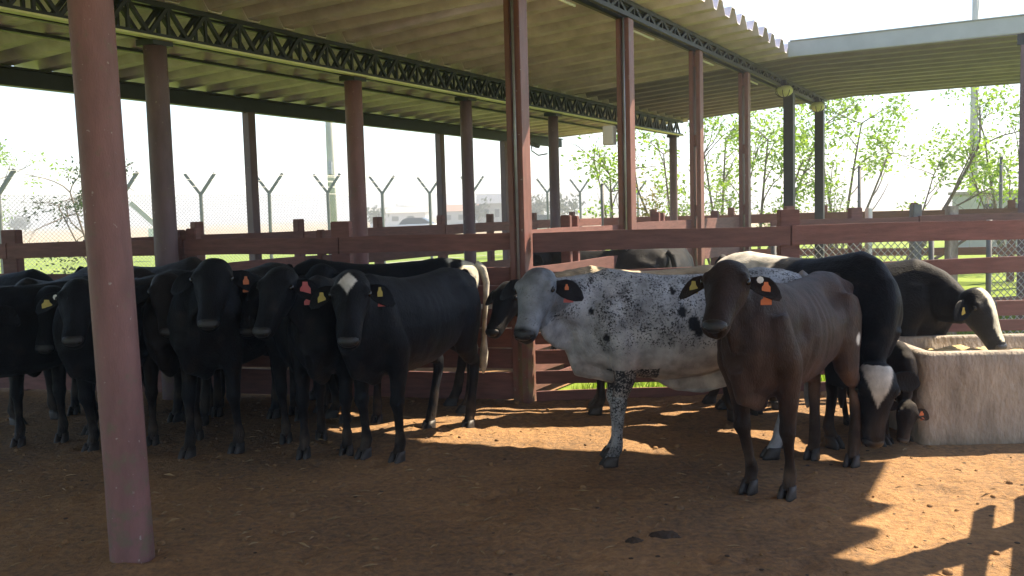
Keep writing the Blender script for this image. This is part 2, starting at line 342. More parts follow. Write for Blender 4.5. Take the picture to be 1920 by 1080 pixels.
# ------------------------------------------------------------------ lamps and boxes on the shed
def cage_lamp(d, n, z, label):
    t = thing('bulkhead_lamp', label, 'lamp', bp(d, n, z), math.pi / 2 - TH)
    MB().tube([(0, 0, 0.20), (0, 0, 0.12), (0, 0, 0.10)], [0.03, 0.05, 0.13], 14).build('housing', 'truss', t, True)
    MB().ball((0, 0, 0.02), 0.14, 0.14, 0.10, 14, 8).build('diffuser', 'glass_pale', t, True)
    for a in range(4):
        g = a * math.pi / 4; pts = [(0.15 * math.cos(g) * math.cos(q), 0.15 * math.sin(g) * math.cos(q), 0.02 + 0.115 * math.sin(q)) for q in [i * math.pi / 8 - math.pi for i in range(9)]]
        MB().tube(pts, 0.006, 5).build('cage_wire', 'truss', t)
cage_lamp(9.2, -0.12, 3.52, 'round yellowed lamp hanging left of the thick dark post under the roof')
cage_lamp(12.0, -0.12, 3.50, 'round yellowed lamp at the far end of the front truss')
t = thing('junction_box', 'small white box fixed to the second front post below the roof', 'box', bp(2.36, 0.18, 2.30), math.pi / 2 - TH)
MB().box(-0.05, 0.05, -0.06, 0.06, 0, 0.2).build('case', 'white', t, bevel=0.006); MB().box(-0.055, -0.051, -0.05, 0.05, 0.01, 0.19).build('lid', 'white', t)
t = thing('floodlight', 'small dark floodlight on a bracket on a far middle pillar', 'lamp', bp(6.75, NB + 0.12, 2.66), math.pi / 2 - TH)
MB().tube([(0.02, -0.05, -0.1), (-0.02, 0.1, -0.12), (-0.02, 0.22, -0.04), (-0.02, 0.22, 0.05)], 0.012, 6).build('bracket', 'galv', t, True)
MB().bar((-0.02, 0.10, 0.02), (-0.02, 0.38, 0.14), 0.12, 0.05).build('lamp_head', 'post_grey', t)

# ------------------------------------------------------------------ board fences
board_cache = {}
def board_fence(name, label, a, b, rows, posts, cat='fence', m='board', th=0.035, pw=0.17, ptop=1.57, pm=None, pth=0.10, side=-1, splits=None, sag=0.012):
    a, b = Vector((a[0], a[1], 0)), Vector((b[0], b[1], 0)); L = (b - a).length; ang = math.atan2(b.y - a.y, b.x - a.x)
    F = thing(name, label, cat, a, ang)
    for q in posts:
        x, wd, top, mm = (list(q) + [None] * 4)[:4] if isinstance(q, (tuple, list)) else (q, None, None, None)
        wd = wd or pw; top = top or ptop
        MB().box(x - wd / 2, x + wd / 2, 0, pth, -0.06, top).build('post', mm or pm or m, F, bevel=0.008)
    ends = splits or [0, L]
    for z0, z1 in rows:
        for i in range(len(ends) - 1):
            x0, x1 = ends[i] + 0.004, ends[i + 1] - 0.004; j0, j1 = random.uniform(-sag, sag), random.uniform(-sag, sag)
            y0 = -th if side < 0 else pth; y0 += -0.002 * side
            nseg = 6; rg = []
            for s in range(nseg + 1):
                f = s / nseg; x = x0 + (x1 - x0) * f; dz = j0 + (j1 - j0) * f + 0.004 * math.sin(f * 7 + z0 * 9)
                dy = 0.004 * math.sin(f * 5 + z0 * 13)
                rg.append([Vector((x, y0 + dy, z0 + dz)), Vector((x, y0 + th + dy * 0, z0 + dz)), Vector((x, y0 + th, z1 + dz)), Vector((x, y0 + dy, z1 + dz))])
            MB().rings(rg).build('board', m, F, bevel=0.004)
    return F
# close-boarded fence behind the black cattle
LA, LB_ = (-6.2, 9.2), (0.0, 7.80)
Lf = math.hypot(LB_[0] - LA[0], LB_[1] - LA[1])
def lx(u):                                                        # distance along the left fence at which image column u falls
    k = (u - 960) / FPX; dx, dy = (LB_[0] - LA[0]) / Lf, (LB_[1] - LA[1]) / Lf
    return (k * LA[1] - LA[0]) / (dx - k * dy)
cols = [lx(20), lx(350), lx(640)]
board_fence('corral_fence', 'close boarded red brown fence behind the black cattle', LA, LB_,
            [(1.29, 1.435), (1.0, 1.15), (0.82, 0.975), (0.64, 0.80), (0.46, 0.62), (0.27, 0.44), (0.02, 0.25)],
            [cols[0], (cols[1] - 0.07, 0.055, 1.53), (cols[1] + 0.06, 0.10, 1.54), cols[2], (cols[2] - 0.2, 0.05, 1.5)], splits=[0, cols[0], cols[1], cols[2], Lf])
# open board fence on the right, behind the speckled and brown cows
board_fence('corral_fence', 'open board fence with wide top rail behind the brown cow and the trough', (0.18, 7.76), (6.6, 7.95),
            [(1.275, 1.44), (0.975, 1.11), (0.62, 0.75), (0.49, 0.585), (0.31, 0.425), (0.14, 0.25), (0.0, 0.085)],
            [2.20, 4.7], splits=[0, 2.2, 4.7, 6.4])
# sunlit fence along the front row of posts
A1, B1 = bp(0.12, 0.09), bp(7.0, 0.09)
board_fence('corral_fence', 'sunlit orange red board fence running back along the front posts', A1, B1,
            [(1.26, 1.455), (0.92, 1.12), (0.60, 0.78), (0.38, 0.52), (0.18, 0.31), (0.02, 0.12)],
            [(1.05, 0.06, 1.57), (1.22, 0.06, 1.56), (3.5, 0.06, 1.57), (3.66, 0.06, 1.56), (5.9, 0.09, 1.56)], splits=[0, 2.27, 4.66, 6.88], sag=0.006)
board_fence('corral_fence', 'dark board fence under the roof behind the middle pillars', bp(-0.6, 4.9), bp(13.3, 5.1),
            [(1.27, 1.44), (0.92, 1.08), (0.55, 0.72), (0.2, 0.36)], [(x, 0.13, 1.60) for x in (1.6, 3.4, 5.2, 7.0, 8.7, 10.5, 12.4)], splits=[0, 3.4, 7.0, 10.5, 13.9])
board_fence('corral_fence', 'far red brown board fence below the green trees', bp(13.5, 5.1), bp(14.9, -9.0),
            [(1.24, 1.44), (0.86, 1.02), (0.5, 0.66), (0.15, 0.3)], [(x, 0.14, 1.60) for x in (1.2, 3.0, 5.0, 6.8, 8.6, 10.2, 12.0, 13.6)], splits=[0, 3.0, 6.8, 10.2, 14.1])
board_fence('corral_fence', 'low dark rail fence with mixed posts behind the trough', Vector((2.7, 10.6)), Vector((8.6, 11.2)),
            [(1.30, 1.44), (0.78, 0.92), (0.3, 0.45)], [(0.55, 0.10, 1.60), (1.35, 0.14, 1.56), (1.52, 0.05, 1.55, 'white'), (2.1, 0.11, 1.58, 'post_grey'), (2.55, 0.12, 1.55, 'concrete'), (4.6, 0.14, 1.56)], splits=[0.3, 2.1, 4.6, 5.9])
# fence and column beside the trough, right of the frame, whose shadows fall across the yard
board_fence('corral_fence', 'board fence beside the yard that throws ladder shadows on the dirt', bp(-9.0, -4.16), bp(-0.55, -4.16),
            [(1.29, 1.44), (0.90, 1.03), (0.5, 0.62), (0.15, 0.28)], [(x, 0.12, 1.52) for x in (0.1, 2.5, 4.9)], splits=[0, 2.5, 4.9, 8.45])

# ------------------------------------------------------------------ chain-link panels
def chain_link(parent, x0, x1, z0, z1, step, r, m='galv'):
    b = MB(); h = z1 - z0
    def wire(p, q):
        p, q = Vector(p), Vector(q); t = (q - p).normalized(); a = t.cross(Vector((0, 1, 0))).normalized() * r; c = Vector((0, r, 0))
        vs = [e + o for e in (p, q) for o in (a + c * 0.5, -a + c * 0.5, -c)]
        b.add(vs, [(0, 1, 4, 3), (1, 2, 5, 4), (2, 0, 3, 5)])
    x = x0 - h
    while x < x1:
        for sg, yy in ((1, 0.0), (-1, r * 1.6)):
            xa, xb = (x, x + h) if sg > 0 else (x + h, x); za, zb = z0, z1
            lo, hi = min(xa, xb), max(xa, xb)
            def zx(xx): return z0 + (xx - xa) / (xb - xa) * h
            cl, ch = max(lo, x0), min(hi, x1)
            if ch - cl > 0.02: wire((cl, yy, zx(cl)), (ch, yy, zx(ch)))
        x += step
    return stuff(b.build('wire_mesh', m, parent))
# perimeter fence with forked posts
p0, p1 = Vector((-8.37, 25.03, 0)), Vector((-1.31, 33.17, 0)); dirv = (p1 - p0).normalized(); sp = (p1 - p0).length / 5
Ls = sp * 14; start = p0 - dirv * sp * 4
PF = thing('perimeter_fence', 'chain link perimeter fence on forked grey posts with barbed wire', 'fence', start, math.atan2(dirv.y, dirv.x))
fk = MB().tube([(0, 0, -0.1), (0, 0, 2.4)], 0.05, 8); fork_post = fk.mesh('forked_post')
for i in range(15):
    b = MB().tube([(0, 0, -0.1), (0, 0, 2.4)], 0.05, 8).bar((0, 0.0, 2.36), (-0.40, 0.05, 2.93), 0.075, 0.075).bar((0, 0.0, 2.36), (0.40, -0.05, 2.93), 0.075, 0.075)
    o = b.build('forked_post', 'post_grey', PF); o.location = (i * sp - (0.8 if i == 2 else 0), 0, random.uniform(-0.03, 0.03)); o.rotation_euler = (random.uniform(-.01, .01), random.uniform(-.01, .01), -math.atan2(dirv.y, dirv.x) + 0.15)
for i, (z, y) in enumerate(((2.34, 0), (1.2, 0), (0.1, 0), (2.55, 0.12), (2.72, 0.24), (2.88, 0.36), (2.55, -0.12), (2.72, -0.24), (2.88, -0.36))):
    MB().tube([(k * sp, y, z - (0.015 if k % 2 else 0)) for k in range(15)], 0.007 if i < 3 else 0.005, 5).build('strand_wire', 'galv', PF)
chain_link(PF, 0, Ls, 0.06, 2.34, 0.10, 0.0045)
# wire panels behind the right-hand fence
for a, b_, lab in (((2.66, 9.3), (4.35, 9.5), 'sagging chain link panel behind the right fence, left of the grey post'), ((5.0, 9.6), (6.6, 9.75), 'chain link panel right of the grey post behind the trough')):
    L_ = math.hypot(b_[0] - a[0], b_[1] - a[1]); Tn = thing('wire_panel', lab, 'fence', (a[0], a[1], 0), math.atan2(b_[1] - a[1], b_[0] - a[0]))
    chain_link(Tn, 0, L_, 0.1, 1.32, 0.075, 0.0045)
    for x in (0, L_): MB().tube([(x, 0, -0.05), (x, 0, 1.4)], 0.028, 8).build('post', 'post_grey', Tn, True)
    MB().tube([(0, 0, 1.33), (L_, 0, 1.33)], 0.014, 6).build('top_rail', 'galv', Tn, True)

# ------------------------------------------------------------------ trough
TR = thing('feed_trough', 'stained concrete feed trough at the right edge of the yard', 'trough', (2.66, 5.93, 0), R(-2))
tl, tw, hgt, wl = 1.25, 0.85, 0.62, 0.09
bm = bmesh.new()
def ringpts(x0, x1, y0, y1, r, z, n=5):
    out = []
    for cx_, cy_, a0 in ((x1 - r, y1 - r, 0), (x0 + r, y1 - r, 90), (x0 + r, y0 + r, 180), (x1 - r, y0 + r, 270)):
        for i in range(n): a = R(a0 + 90 * i / (n - 1)); out.append(Vector((cx_ + r * math.cos(a), cy_ + r * math.sin(a), z)))
    return out
rg = []
for z, off in ((-0.06, 0.0), (0.1, 0.004), (0.3, -0.006), (0.5, 0.003), (0.59, 0.0), (0.615, 0.012)): rg.append(ringpts(off, tl - off, off, tw - off, 0.07, z))
for z, off in ((0.618, wl - 0.01), (0.60, wl), (0.35, wl + 0.05)): rg.append(ringpts(off, tl - off, off, tw - off, 0.05, z))
MB().rings(rg).build('basin', 'concrete', TR, True)
gb = MB(); gn = 16
vs = [(0.1 + (tl - 0.2) * i / gn, 0.1 + (tw - 0.2) * j / gn, 0.52 + 0.05 * noise.noise(Vector((i * .6, j * .6, 1))) + 0.05 * math.exp(-((i - 5) ** 2 + (j - 10) ** 2) / 14)) for i in range(gn + 1) for j in range(gn + 1)]
gb.add(vs, [(i * (gn + 1) + j, (i + 1) * (gn + 1) + j, (i + 1) * (gn + 1) + j + 1, i * (gn + 1) + j + 1) for i in range(gn) for j in range(gn)])
gb.build('feed_heap', 'feed', TR, True)

# ------------------------------------------------------------------ cattle
def coat_material(name, speck):
    m = bpy.data.materials.new(name); m.use_nodes = True; N = m.node_tree.nodes; L = m.node_tree.links; b = N['Principled BSDF']
    at_ = N.new('ShaderNodeAttribute'); at_.attribute_name = 'coat'; out = at_.outputs['Color']
    tc = N.new('ShaderNodeTexCoord')
    t = N.new('ShaderNodeTexNoise'); t.inputs['Scale'].default_value = 9; t.inputs['Detail'].default_value = 5; L.new(tc.outputs['Object'], t.inputs['Vector'])
    mr = N.new('ShaderNodeMapRange'); mr.inputs[1].default_value = 0.3; mr.inputs[2].default_value = 0.7; mr.inputs[3].default_value = 0.55; mr.inputs[4].default_value = 1.4; L.new(t.outputs['Fac'], mr.inputs[0])
    sc = N.new('ShaderNodeVectorMath'); sc.operation = 'SCALE'; L.new(out, sc.inputs[0]); L.new(mr.outputs[0], sc.inputs['Scale']); out = sc.outputs[0]
    if speck:
        a2 = N.new('ShaderNodeAttribute'); a2.attribute_name = 'speck'
        s1 = N.new('ShaderNodeTexNoise'); s1.inputs['Scale'].default_value = 78; s1.inputs['Detail'].default_value = 4; s1.inputs['Roughness'].default_value = 0.7; L.new(tc.outputs['Object'], s1.inputs['Vector'])
        s3 = N.new('ShaderNodeTexNoise'); s3.inputs['Scale'].default_value = 11; s3.inputs['Detail'].default_value = 2; L.new(tc.outputs['Object'], s3.inputs['Vector'])
        ad = N.new('ShaderNodeMath'); ad.operation = 'MULTIPLY_ADD'; ad.inputs[1].default_value = 0.25; L.new(s3.outputs['Fac'], ad.inputs[0]); L.new(s1.outputs['Fac'], ad.inputs[2])
        a3 = N.new('ShaderNodeMath'); a3.operation = 'MULTIPLY_ADD'; a3.inputs[1].default_value = 0.32; L.new(a2.outputs['Fac'], a3.inputs[0]); L.new(ad.outputs[0], a3.inputs[2])
        rp = N.new('ShaderNodeValToRGB'); rp.color_ramp.elements[0].position = 0.825; rp.color_ramp.elements[1].position = 0.93; L.new(a3.outputs[0], rp.inputs[0])
        mx = N.new('ShaderNodeMix'); mx.data_type = 'RGBA'; mx.inputs['B'].default_value = (0.02, 0.022, 0.028, 1); L.new(rp.outputs[0], mx.inputs['Factor']); L.new(out, mx.inputs['A']); out = mx.outputs['Result']
    L.new(out, b.inputs['Base Color'])
    b.inputs['Roughness'].default_value = 0.55; b.inputs['Specular IOR Level'].default_value = 0.11
    b.inputs['Sheen Weight'].default_value = 0.04; b.inputs['Sheen Roughness'].default_value = 0.4; b.inputs['Sheen Tint'].default_value = (0.5, 0.6, 0.8, 1)
    mp = N.new('ShaderNodeMapping'); mp.inputs['Scale'].default_value = (60, 160, 45); L.new(tc.outputs['Object'], mp.inputs[0])
    h = N.new('ShaderNodeTexNoise'); h.inputs['Scale'].default_value = 1.2; h.inputs['Detail'].default_value = 3; L.new(mp.outputs[0], h.inputs['Vector'])
    bm = N.new('ShaderNodeBump'); bm.inputs['Strength'].default_value = 0.6; bm.inputs['Distance'].default_value = 0.01; L.new(h.outputs['Fac'], bm.inputs['Height']); L.new(bm.outputs[0], b.inputs['Normal'])
    return m
M['coat'] = coat_material('short_coat', False); M['coat_speckled'] = coat_material('speckled_coat', True)
BLACK, DKBR, BROWN, WHITE, TAN = (0.0075, 0.008, 0.0105), (0.022, 0.015, 0.012), (0.046, 0.028, 0.022), (0.62, 0.60, 0.56), (0.33, 0.24, 0.15)

def ell_ring(c, sv, uv, rw, rh, n=18, e=0.9, narrow=0.0):
    out = []
    for j in range(n):
        a = 2 * math.pi * j / n; cc, ss = math.cos(a), math.sin(a)
        x = math.copysign(abs(cc) ** e, cc); y = math.copysign(abs(ss) ** e, ss)
        k = 1 - narrow * max(0, y) ** 1.5
        out.append(c + sv * (rw * x * k) + uv * (rh * y))
    return out
def loft(b, pts, n=14, side=Vector((0, 1, 0))):
    """pts: (vector, half width, half height)"""
    P = [Vector(p[0]) for p in pts]; rg = []
    for i, p in enumerate(pts):
        t = (P[min(i + 1, len(P) - 1)] - P[max(i - 1, 0)]).normalized()
        s = side[i] if isinstance(side, list) else side
        s = (s - t * s.dot(t)); s = s.normalized() if s.length > 1e-3 else t.orthogonal().normalized()
        rg.append(ell_ring(P[i], s, t.cross(s), p[1], p[2], n, 1.0))
    b.rings(rg)
TORSO = [(-0.77, 1.13, 1.02, 0.05), (-0.73, 1.185, 0.92, 0.12), (-0.62, 1.215, 0.80, 0.185), (-0.47, 1.235, 0.69, 0.225), (-0.28, 1.215, 0.61, 0.235), (-0.05, 1.20, 0.56, 0.26), (0.18, 1.20, 0.545, 0.262), (0.38, 1.22, 0.55, 0.23), (0.55, 1.235, 0.58, 0.185), (0.68, 1.20, 0.63, 0.155), (0.77, 1.10, 0.71, 0.115), (0.81, 1.00, 0.80, 0.06)]
HEAD = [(-0.052, 0.045, 0.05, -0.06), (-0.035, 0.078, 0.082, -0.058), (0.0, 0.094, 0.105, -0.055), (0.04, 0.104, 0.118, -0.055), (0.09, 0.112, 0.125, -0.055), (0.16, 0.106, 0.128, -0.065), (0.23, 0.088, 0.112, -0.066), (0.30, 0.073, 0.092, -0.068), (0.37, 0.066, 0.078, -0.068), (0.43, 0.069, 0.070, -0.066), (0.475, 0.062, 0.058, -0.066), (0.495, 0.036, 0.034, -0.068)]
HEAD = [(x * 0.94, w_ * 1.10, h_, zc) for x, w_, h_, zc in HEAD]
def cow(label, pos, heading, scale, poll, muzzle, paint, head_ref=None, feet=((0, 0), (0, 0), (0, 0), (0, 0)), tags=(None, None), voxel=0.0155, ribs=0.0018, hollow=0.025, belly=0.0, dewlap=0.35, ear_droop=0.35, tail_col=BLACK, ear_col=BLACK, speck=None, fat=1.0, body_mat='coat', group='cattle in the corral', hump=0.03, details=True, cat='cow', navel=0.0, nose_col=None):
    hd = Vector((heading[0], heading[1], 0)).normalized(); ang = math.atan2(hd.y, hd.x)
    root = thing('cow', label, cat, (pos[0], pos[1], 0), ang, group, scale)
    Mi = (Matrix.Translation((pos[0], pos[1], 0)) @ Matrix.Rotation(ang, 4, 'Z') @ Matrix.Scale(scale, 4)).inverted()
    pl = Mi @ Vector(poll); mz = Mi @ Vector(muzzle)
    f = (mz - pl).normalized()
    ref = (Mi.to_3x3() @ Vector(head_ref)).normalized() if head_ref else Vector((0, 0, 1))
    up = (ref - f * ref.dot(f)).normalized(); lf = up.cross(f)          # left of the head
    HF = Matrix((f, lf, up)).transposed()
    b = MB()
    # trunk
    rg = []
    for x, zt, zb, w_ in TORSO:
        if -0.5 < x < 0.5: zb -= belly * math.cos(x * math.pi)
        if 0.3 < x < 0.7: zt += hump * (1 - abs(x - 0.52) / 0.22) if abs(x - 0.52) < 0.22 else 0
        rg.append(ell_ring(Vector((x, 0, (zt + zb) / 2)), Vector((0, 1, 0)), Vector((0, 0, 1)), w_ * fat, (zt - zb) / 2, 24, 0.9, 0.32))
    b.rings(rg)
    # neck: a curve from the chest to the nape
    s0 = Vector((0.50, 0, 0.98)); e0 = pl + f * 0.045 - up * 0.10
    dist = (e0 - s0).length; c1 = s0 + Vector((0.45, 0, 0.12)) * dist; c2 = e0 - ((e0 - s0).normalized() * 0.8 + up * 0.6).normalized() * dist * 0.30
    pts, sides = [], []
    for i in range(9):
        t = i / 8; p = s0 * (1 - t) ** 3 + c1 * 3 * t * (1 - t) ** 2 + c2 * 3 * t * t * (1 - t) + e0 * t ** 3
        pts.append((p, 0.095 * (1 - t) ** 1.3 + 0.062, 0.175 * (1 - t) ** 1.15 + 0.092)); sides.append(Vector((0, 1, 0)).lerp(lf, t * t).normalized())
    loft(b, pts, 16, sides)
    # dewlap: thin fold under the neck
    if dewlap:
        dl = []
        for i in range(1, 9):
            t = i / 8; p, rw, rh = pts[i]; tg = (pts[min(i + 1, 8)][0] - pts[i - 1][0]).normalized(); dn_ = -(tg.cross(sides[i])); dn_ = dn_ if dn_.z < 0 else -dn_
            dl.append((p + dn_ * rh * 0.78, 0.035, 0.05 + dewlap * 0.16 * math.sin(math.pi * min(1, (1 - t) * 0.75 + 0.12))))
        loft(b, dl, 10, sides[1:])
        loft(b, [(Vector((0.80, 0, 0.80)), 0.05, 0.06), (Vector((0.70, 0, 0.66)), 0.055, 0.07 + 0.06 * dewlap), (Vector((0.5, 0, 0.56)), 0.06, 0.06)], 10)
    if navel:
        loft(b, [(Vector((0.25, 0, 0.535)), 0.03, 0.02), (Vector((0.1, 0, 0.50)), 0.035, 0.03 + navel), (Vector((-0.08, 0, 0.48)), 0.04, 0.035 + navel), (Vector((-0.22, 0, 0.51)), 0.04, 0.03 + navel), (Vector((-0.4, 0, 0.58)), 0.04, 0.02)], 10)
    # head
    b.rings([[pl + HF @ Vector((x, w_ * math.cos(a) * (1 - 0.18 * max(0, -math.sin(a))), zc + h_ * math.sin(a))) for a in [2 * math.pi * j / 18 for j in range(18)]] for x, w_, h_, zc in HEAD])
    for sg in (1, -1): b.ball(pl + HF @ Vector((0.11, sg * 0.096, 0.010)), 0.045, 0.03, 0.032, 10, 6, HF)            # brows
    # legs
    hoofs = []; rs = random.Random(label)
    if not any(any(q) for q in feet): feet = [(rs.uniform(-.09, .09), rs.uniform(-.03, .03)) for _ in range(4)]
    for i, (dx, dy) in enumerate(feet):
        sg = 1 if i % 2 == 0 else -1
        if i < 2:
            fx, fy = 0.47 + dx, sg * 0.135 + dy
            el = Vector((0.44, sg * 0.15, 0.70)); kn = el.lerp(Vector((fx, fy, 0)), 0.44) + Vector((0.025, 0, 0)); ft = Vector((fx - 0.01, fy, 0.115))
            loft(b, [(Vector((0.56, sg * 0.115, 1.06)), 0.07, 0.09), (Vector((0.55, sg * 0.13, 0.90)), 0.085, 0.13), (el + Vector((0.02, 0, 0.04)), 0.078, 0.115), (el.lerp(kn, 0.5), 0.055, 0.068), (kn + Vector((0, 0, 0.05)), 0.046, 0.049), (kn + Vector((0.006, 0, 0)), 0.051, 0.055), (kn.lerp(ft, 0.2), 0.036, 0.038), (kn.lerp(ft, 0.7), 0.028, 0.033), (ft, 0.040, 0.043), (Vector((fx + 0.015, fy, 0.075)), 0.036, 0.040), (Vector((fx + 0.025, fy, 0.035)), 0.044, 0.052)], 14)
        else:
            fx, fy = -0.58 + dx, sg * 0.13 + dy
            hk = Vector((-0.66 + dx * 0.62, sg * 0.135 + dy * 0.6, 0.48)); stf = Vector((-0.36 + dx * 0.2, sg * 0.165, 0.72)); ft = Vector((fx - 0.02, fy, 0.115))
            loft(b, [(Vector((-0.52, sg * 0.12, 1.08)), 0.09, 0.16), (Vector((-0.50, sg * 0.135, 0.94)), 0.10, 0.20), (Vector((-0.46, sg * 0.15, 0.80)), 0.092, 0.19), (stf.lerp(hk, 0.33) + Vector((-0.03, 0, 0)), 0.07, 0.125), (stf.lerp(hk, 0.7), 0.05, 0.075), (hk + Vector((0.0, 0, 0.03)), 0.042, 0.058), (hk + Vector((0.008, 0, -0.05)), 0.038, 0.048), (hk.lerp(ft, 0.5), 0.033, 0.038), (ft, 0.041, 0.045), (Vector((fx + 0.005, fy, 0.075)), 0.037, 0.041), (Vector((fx + 0.018, fy, 0.035)), 0.045, 0.054)], 14)
        hoofs.append((fx + (0.03 if i < 2 else 0.022), fy))
    # one skin over everything
    me = b.mesh('tmp'); bmx = bmesh.new(); bmx.from_mesh(me); bmesh.ops.triangulate(bmx, faces=[q for q in bmx.faces if len(q.verts) > 4]); bmesh.ops.recalc_face_normals(bmx, faces=bmx.faces); bmx.to_mesh(me); bmx.free()
    tmp = bpy.data.objects.new('tmp', me); COL.objects.link(tmp)
    rm = tmp.modifiers.new('r', 'REMESH'); rm.mode = 'VOXEL'; rm.voxel_size = voxel
    sm = tmp.modifiers.new('s', 'SMOOTH'); sm.factor = 0.5; sm.iterations = 8
    dg = bpy.context.evaluated_depsgraph_get(); body = bpy.data.meshes.new_from_object(tmp.evaluated_get(dg)); bpy.data.objects.remove(tmp); bpy.data.meshes.remove(me)
    body.name = 'body'; nv = len(body.vertices); co = np.empty(nv * 3); body.vertices.foreach_get('co', co); co = co.reshape(-1, 3)
    no = np.empty(nv * 3); body.vertices.foreach_get('normal', no); no = no.reshape(-1, 3)
    x, y, z = co.T; ay = np.abs(y)
    trunk = (ay > 0.08)
    win = np.exp(-((x - 0.13) / 0.24) ** 4) * np.exp(-((z - 0.90) / 0.24) ** 4) * trunk
    dsp = ribs * np.sin(2 * math.pi * (x + 0.25 * (z - 0.9) + 0.02 * np.sin(x * 17)) / 0.085) * win * (0.5 + 0.5 * np.sin(x * 9 + z * 7))
    gauss = lambda cx_, cy_, cz_, s_: np.exp(-(((x - cx_) ** 2 + (ay - cy_) ** 2 + (z - cz_) ** 2) / s_ ** 2))
    dsp += -hollow * gauss(-0.27, 0.20, 1.10, 0.10) + 0.9 * hollow * gauss(-0.43, 0.19, 1.18, 0.055) + 0.6 * hollow * gauss(-0.70, 0.11, 1.12, 0.05)
    dsp += -0.5 * hollow * gauss(-0.58, 0.16, 1.12, 0.06) + 0.5 * hollow * gauss(0.52, 0.17, 0.80, 0.08) - 0.4 * hollow * gauss(0.34, 0.2, 0.95, 0.07)
    co = co + no * dsp[:, None]
    rel = (co - np.array(pl)) @ np.array(HF)                                 # coordinates in the head's own frame
    nz = np.array([noise.noise(Vector(c) * 9) + 0.5 * noise.noise(Vector(c) * 25) for c in co])
    co = co + no * (0.0035 * nz)[:, None]
    colr = paint(co, rel, nz)
    colr = mixc(colr, (0.11, 0.078, 0.055), np.clip(0.55 * sm_(-co[:, 2], -0.42, -0.05) * (0.45 + nz), 0, 0.6)); colr = mixc(colr, (0.045, 0.033, 0.026), np.clip(0.3 * sm_(nz, 0.3, 0.8), 0, 1) * (co[:, 2] > 0.5))
    body.vertices.foreach_set('co', co.reshape(-1))
    ca = body.attributes.new('coat', 'FLOAT_COLOR', 'POINT'); ca.data.foreach_set('color', np.concatenate([colr, np.ones((nv, 1))], 1).reshape(-1).astype(np.float32))
    if speck is not None:
        sa = body.attributes.new('speck', 'FLOAT', 'POINT'); sa.data.foreach_set('value', speck(co, rel, nz).astype(np.float32))
    body.materials.clear(); bo = place('body', body, body_mat, root, True)
    # ears
    inh = is_in_frame = True
    for sg, tg in zip((1, -1), tags):
        o = pl + HF @ Vector((0.035, sg * 0.085, -0.055)); ax = (HF @ Vector((ear_droop, sg * 1.0, -0.28))).normalized(); fc = (HF @ Vector((0.15, sg * 0.3, 0.95))); fc = (fc - ax * fc.dot(ax)).normalized(); wd = ax.cross(fc)
        rg = []
        for s_, w_ in ((0, 0.022), (0.025, 0.036), (0.06, 0.056), (0.10, 0.066), (0.14, 0.060), (0.18, 0.042), (0.21, 0.014)):
            c = o + ax * s_ - fc * (0.10 * s_ * s_ / 0.2); ring = []
            for j in range(12):
                a = 2 * math.pi * j / 12; yy = w_ * math.cos(a); th_ = 0.007 * math.sin(a)
                ring.append(c + wd * yy + fc * (th_ + 0.30 * yy * yy / 0.06 * (0.3 if s_ < 0.03 else 1)))
            rg.append(ring)
        eb = MB().rings(rg); em = eb.mesh('ear'); ec = ear_col
        at2 = em.attributes.new('coat', 'FLOAT_COLOR', 'POINT'); at2.data.foreach_set('color', np.tile(np.array([*ec, 1.0], np.float32), len(em.vertices)))
        ear = place('ear', em, 'coat', root, True)
        if tg:
            for (key, s_, off, rw, rh) in tg:
                c = o + ax * s_ + fc * 0.016 + Vector((0, 0, off)); v_ = []
                dz = Vector((0, 0, 1)); sx = fc.cross(dz).normalized()
                outl = [(-0.45, 0.9), (0.45, 0.9), (0.55, 0.35), (1, -0.1), (1, -1), (-1, -1), (-1, -0.1), (-0.55, 0.35)] if key != 'tag_white' else [(math.cos(q * math.pi / 4), math.sin(q * math.pi / 4)) for q in range(7, -1, -1)]
                r0 = [c + sx * (px_ * rw) + dz * (py_ * rh) for px_, py_ in outl]; r1 = [p + fc * 0.004 for p in r0]
                MB().rings([r0, r1]).build('ear_tag', key, ear)
    if details:
        for sg in (1, -1):
            MB().ball(pl + HF @ Vector((0.12, sg * 0.118, -0.006)), 0.022, 0.014, 0.018, 10, 6, HF).build('eye', 'eye', root, True)
            MB().ball(pl + HF @ Vector((0.45, sg * 0.036, -0.040)), 0.014, 0.016, 0.011, 8, 6, HF).build('nostril', 'eye', root, True)
        nb = MB(); nb.ball(pl + HF @ Vector((0.428, 0, -0.045)), 0.044, 0.066, 0.040, 14, 8, HF); nb.build('muzzle_pad', nose_col or 'nose', root, True)
    for hx_, hy_ in hoofs:
        hb = MB()
        for sg in (1, -1):
            rg = []
            for z_, sx_, ox in ((-0.01, 1.12, 0.012), (0.012, 1.1, 0.010), (0.04, 0.95, 0.0), (0.065, 0.8, -0.012)):
                rg.append([Vector((hx_ + ox + 0.051 * sx_ * math.cos(a) * (1.15 if math.cos(a) > 0 else 0.9), hy_ + sg * 0.025 + 0.022 * sx_ * math.sin(a), z_)) for a in [2 * math.pi * j / 10 for j in range(10)]])
            hb.rings(rg)
        hb.build('hoof', 'hoof', root, True)
    # tail
    tp = [Vector((-0.74, 0, 1.17)), Vector((-0.80, 0, 1.13)), Vector((-0.825, 0.01, 1.02)), Vector((-0.815, 0.015, 0.85)), Vector((-0.80, 0.02, 0.68)), Vector((-0.795, 0.03, 0.56)), Vector((-0.79, 0.03, 0.46)), Vector((-0.785, 0.03, 0.36)), Vector((-0.78, 0.03, 0.29))]
    tb = MB().tube(tp, [0.04, 0.034, 0.027, 0.021, 0.018, 0.022, 0.034, 0.030, 0.008], 8); tm = tb.mesh('tail')
    at2 = tm.attributes.new('coat', 'FLOAT_COLOR', 'POINT'); at2.data.foreach_set('color', np.tile(np.array([*tail_col, 1.0], np.float32), len(tm.vertices)))
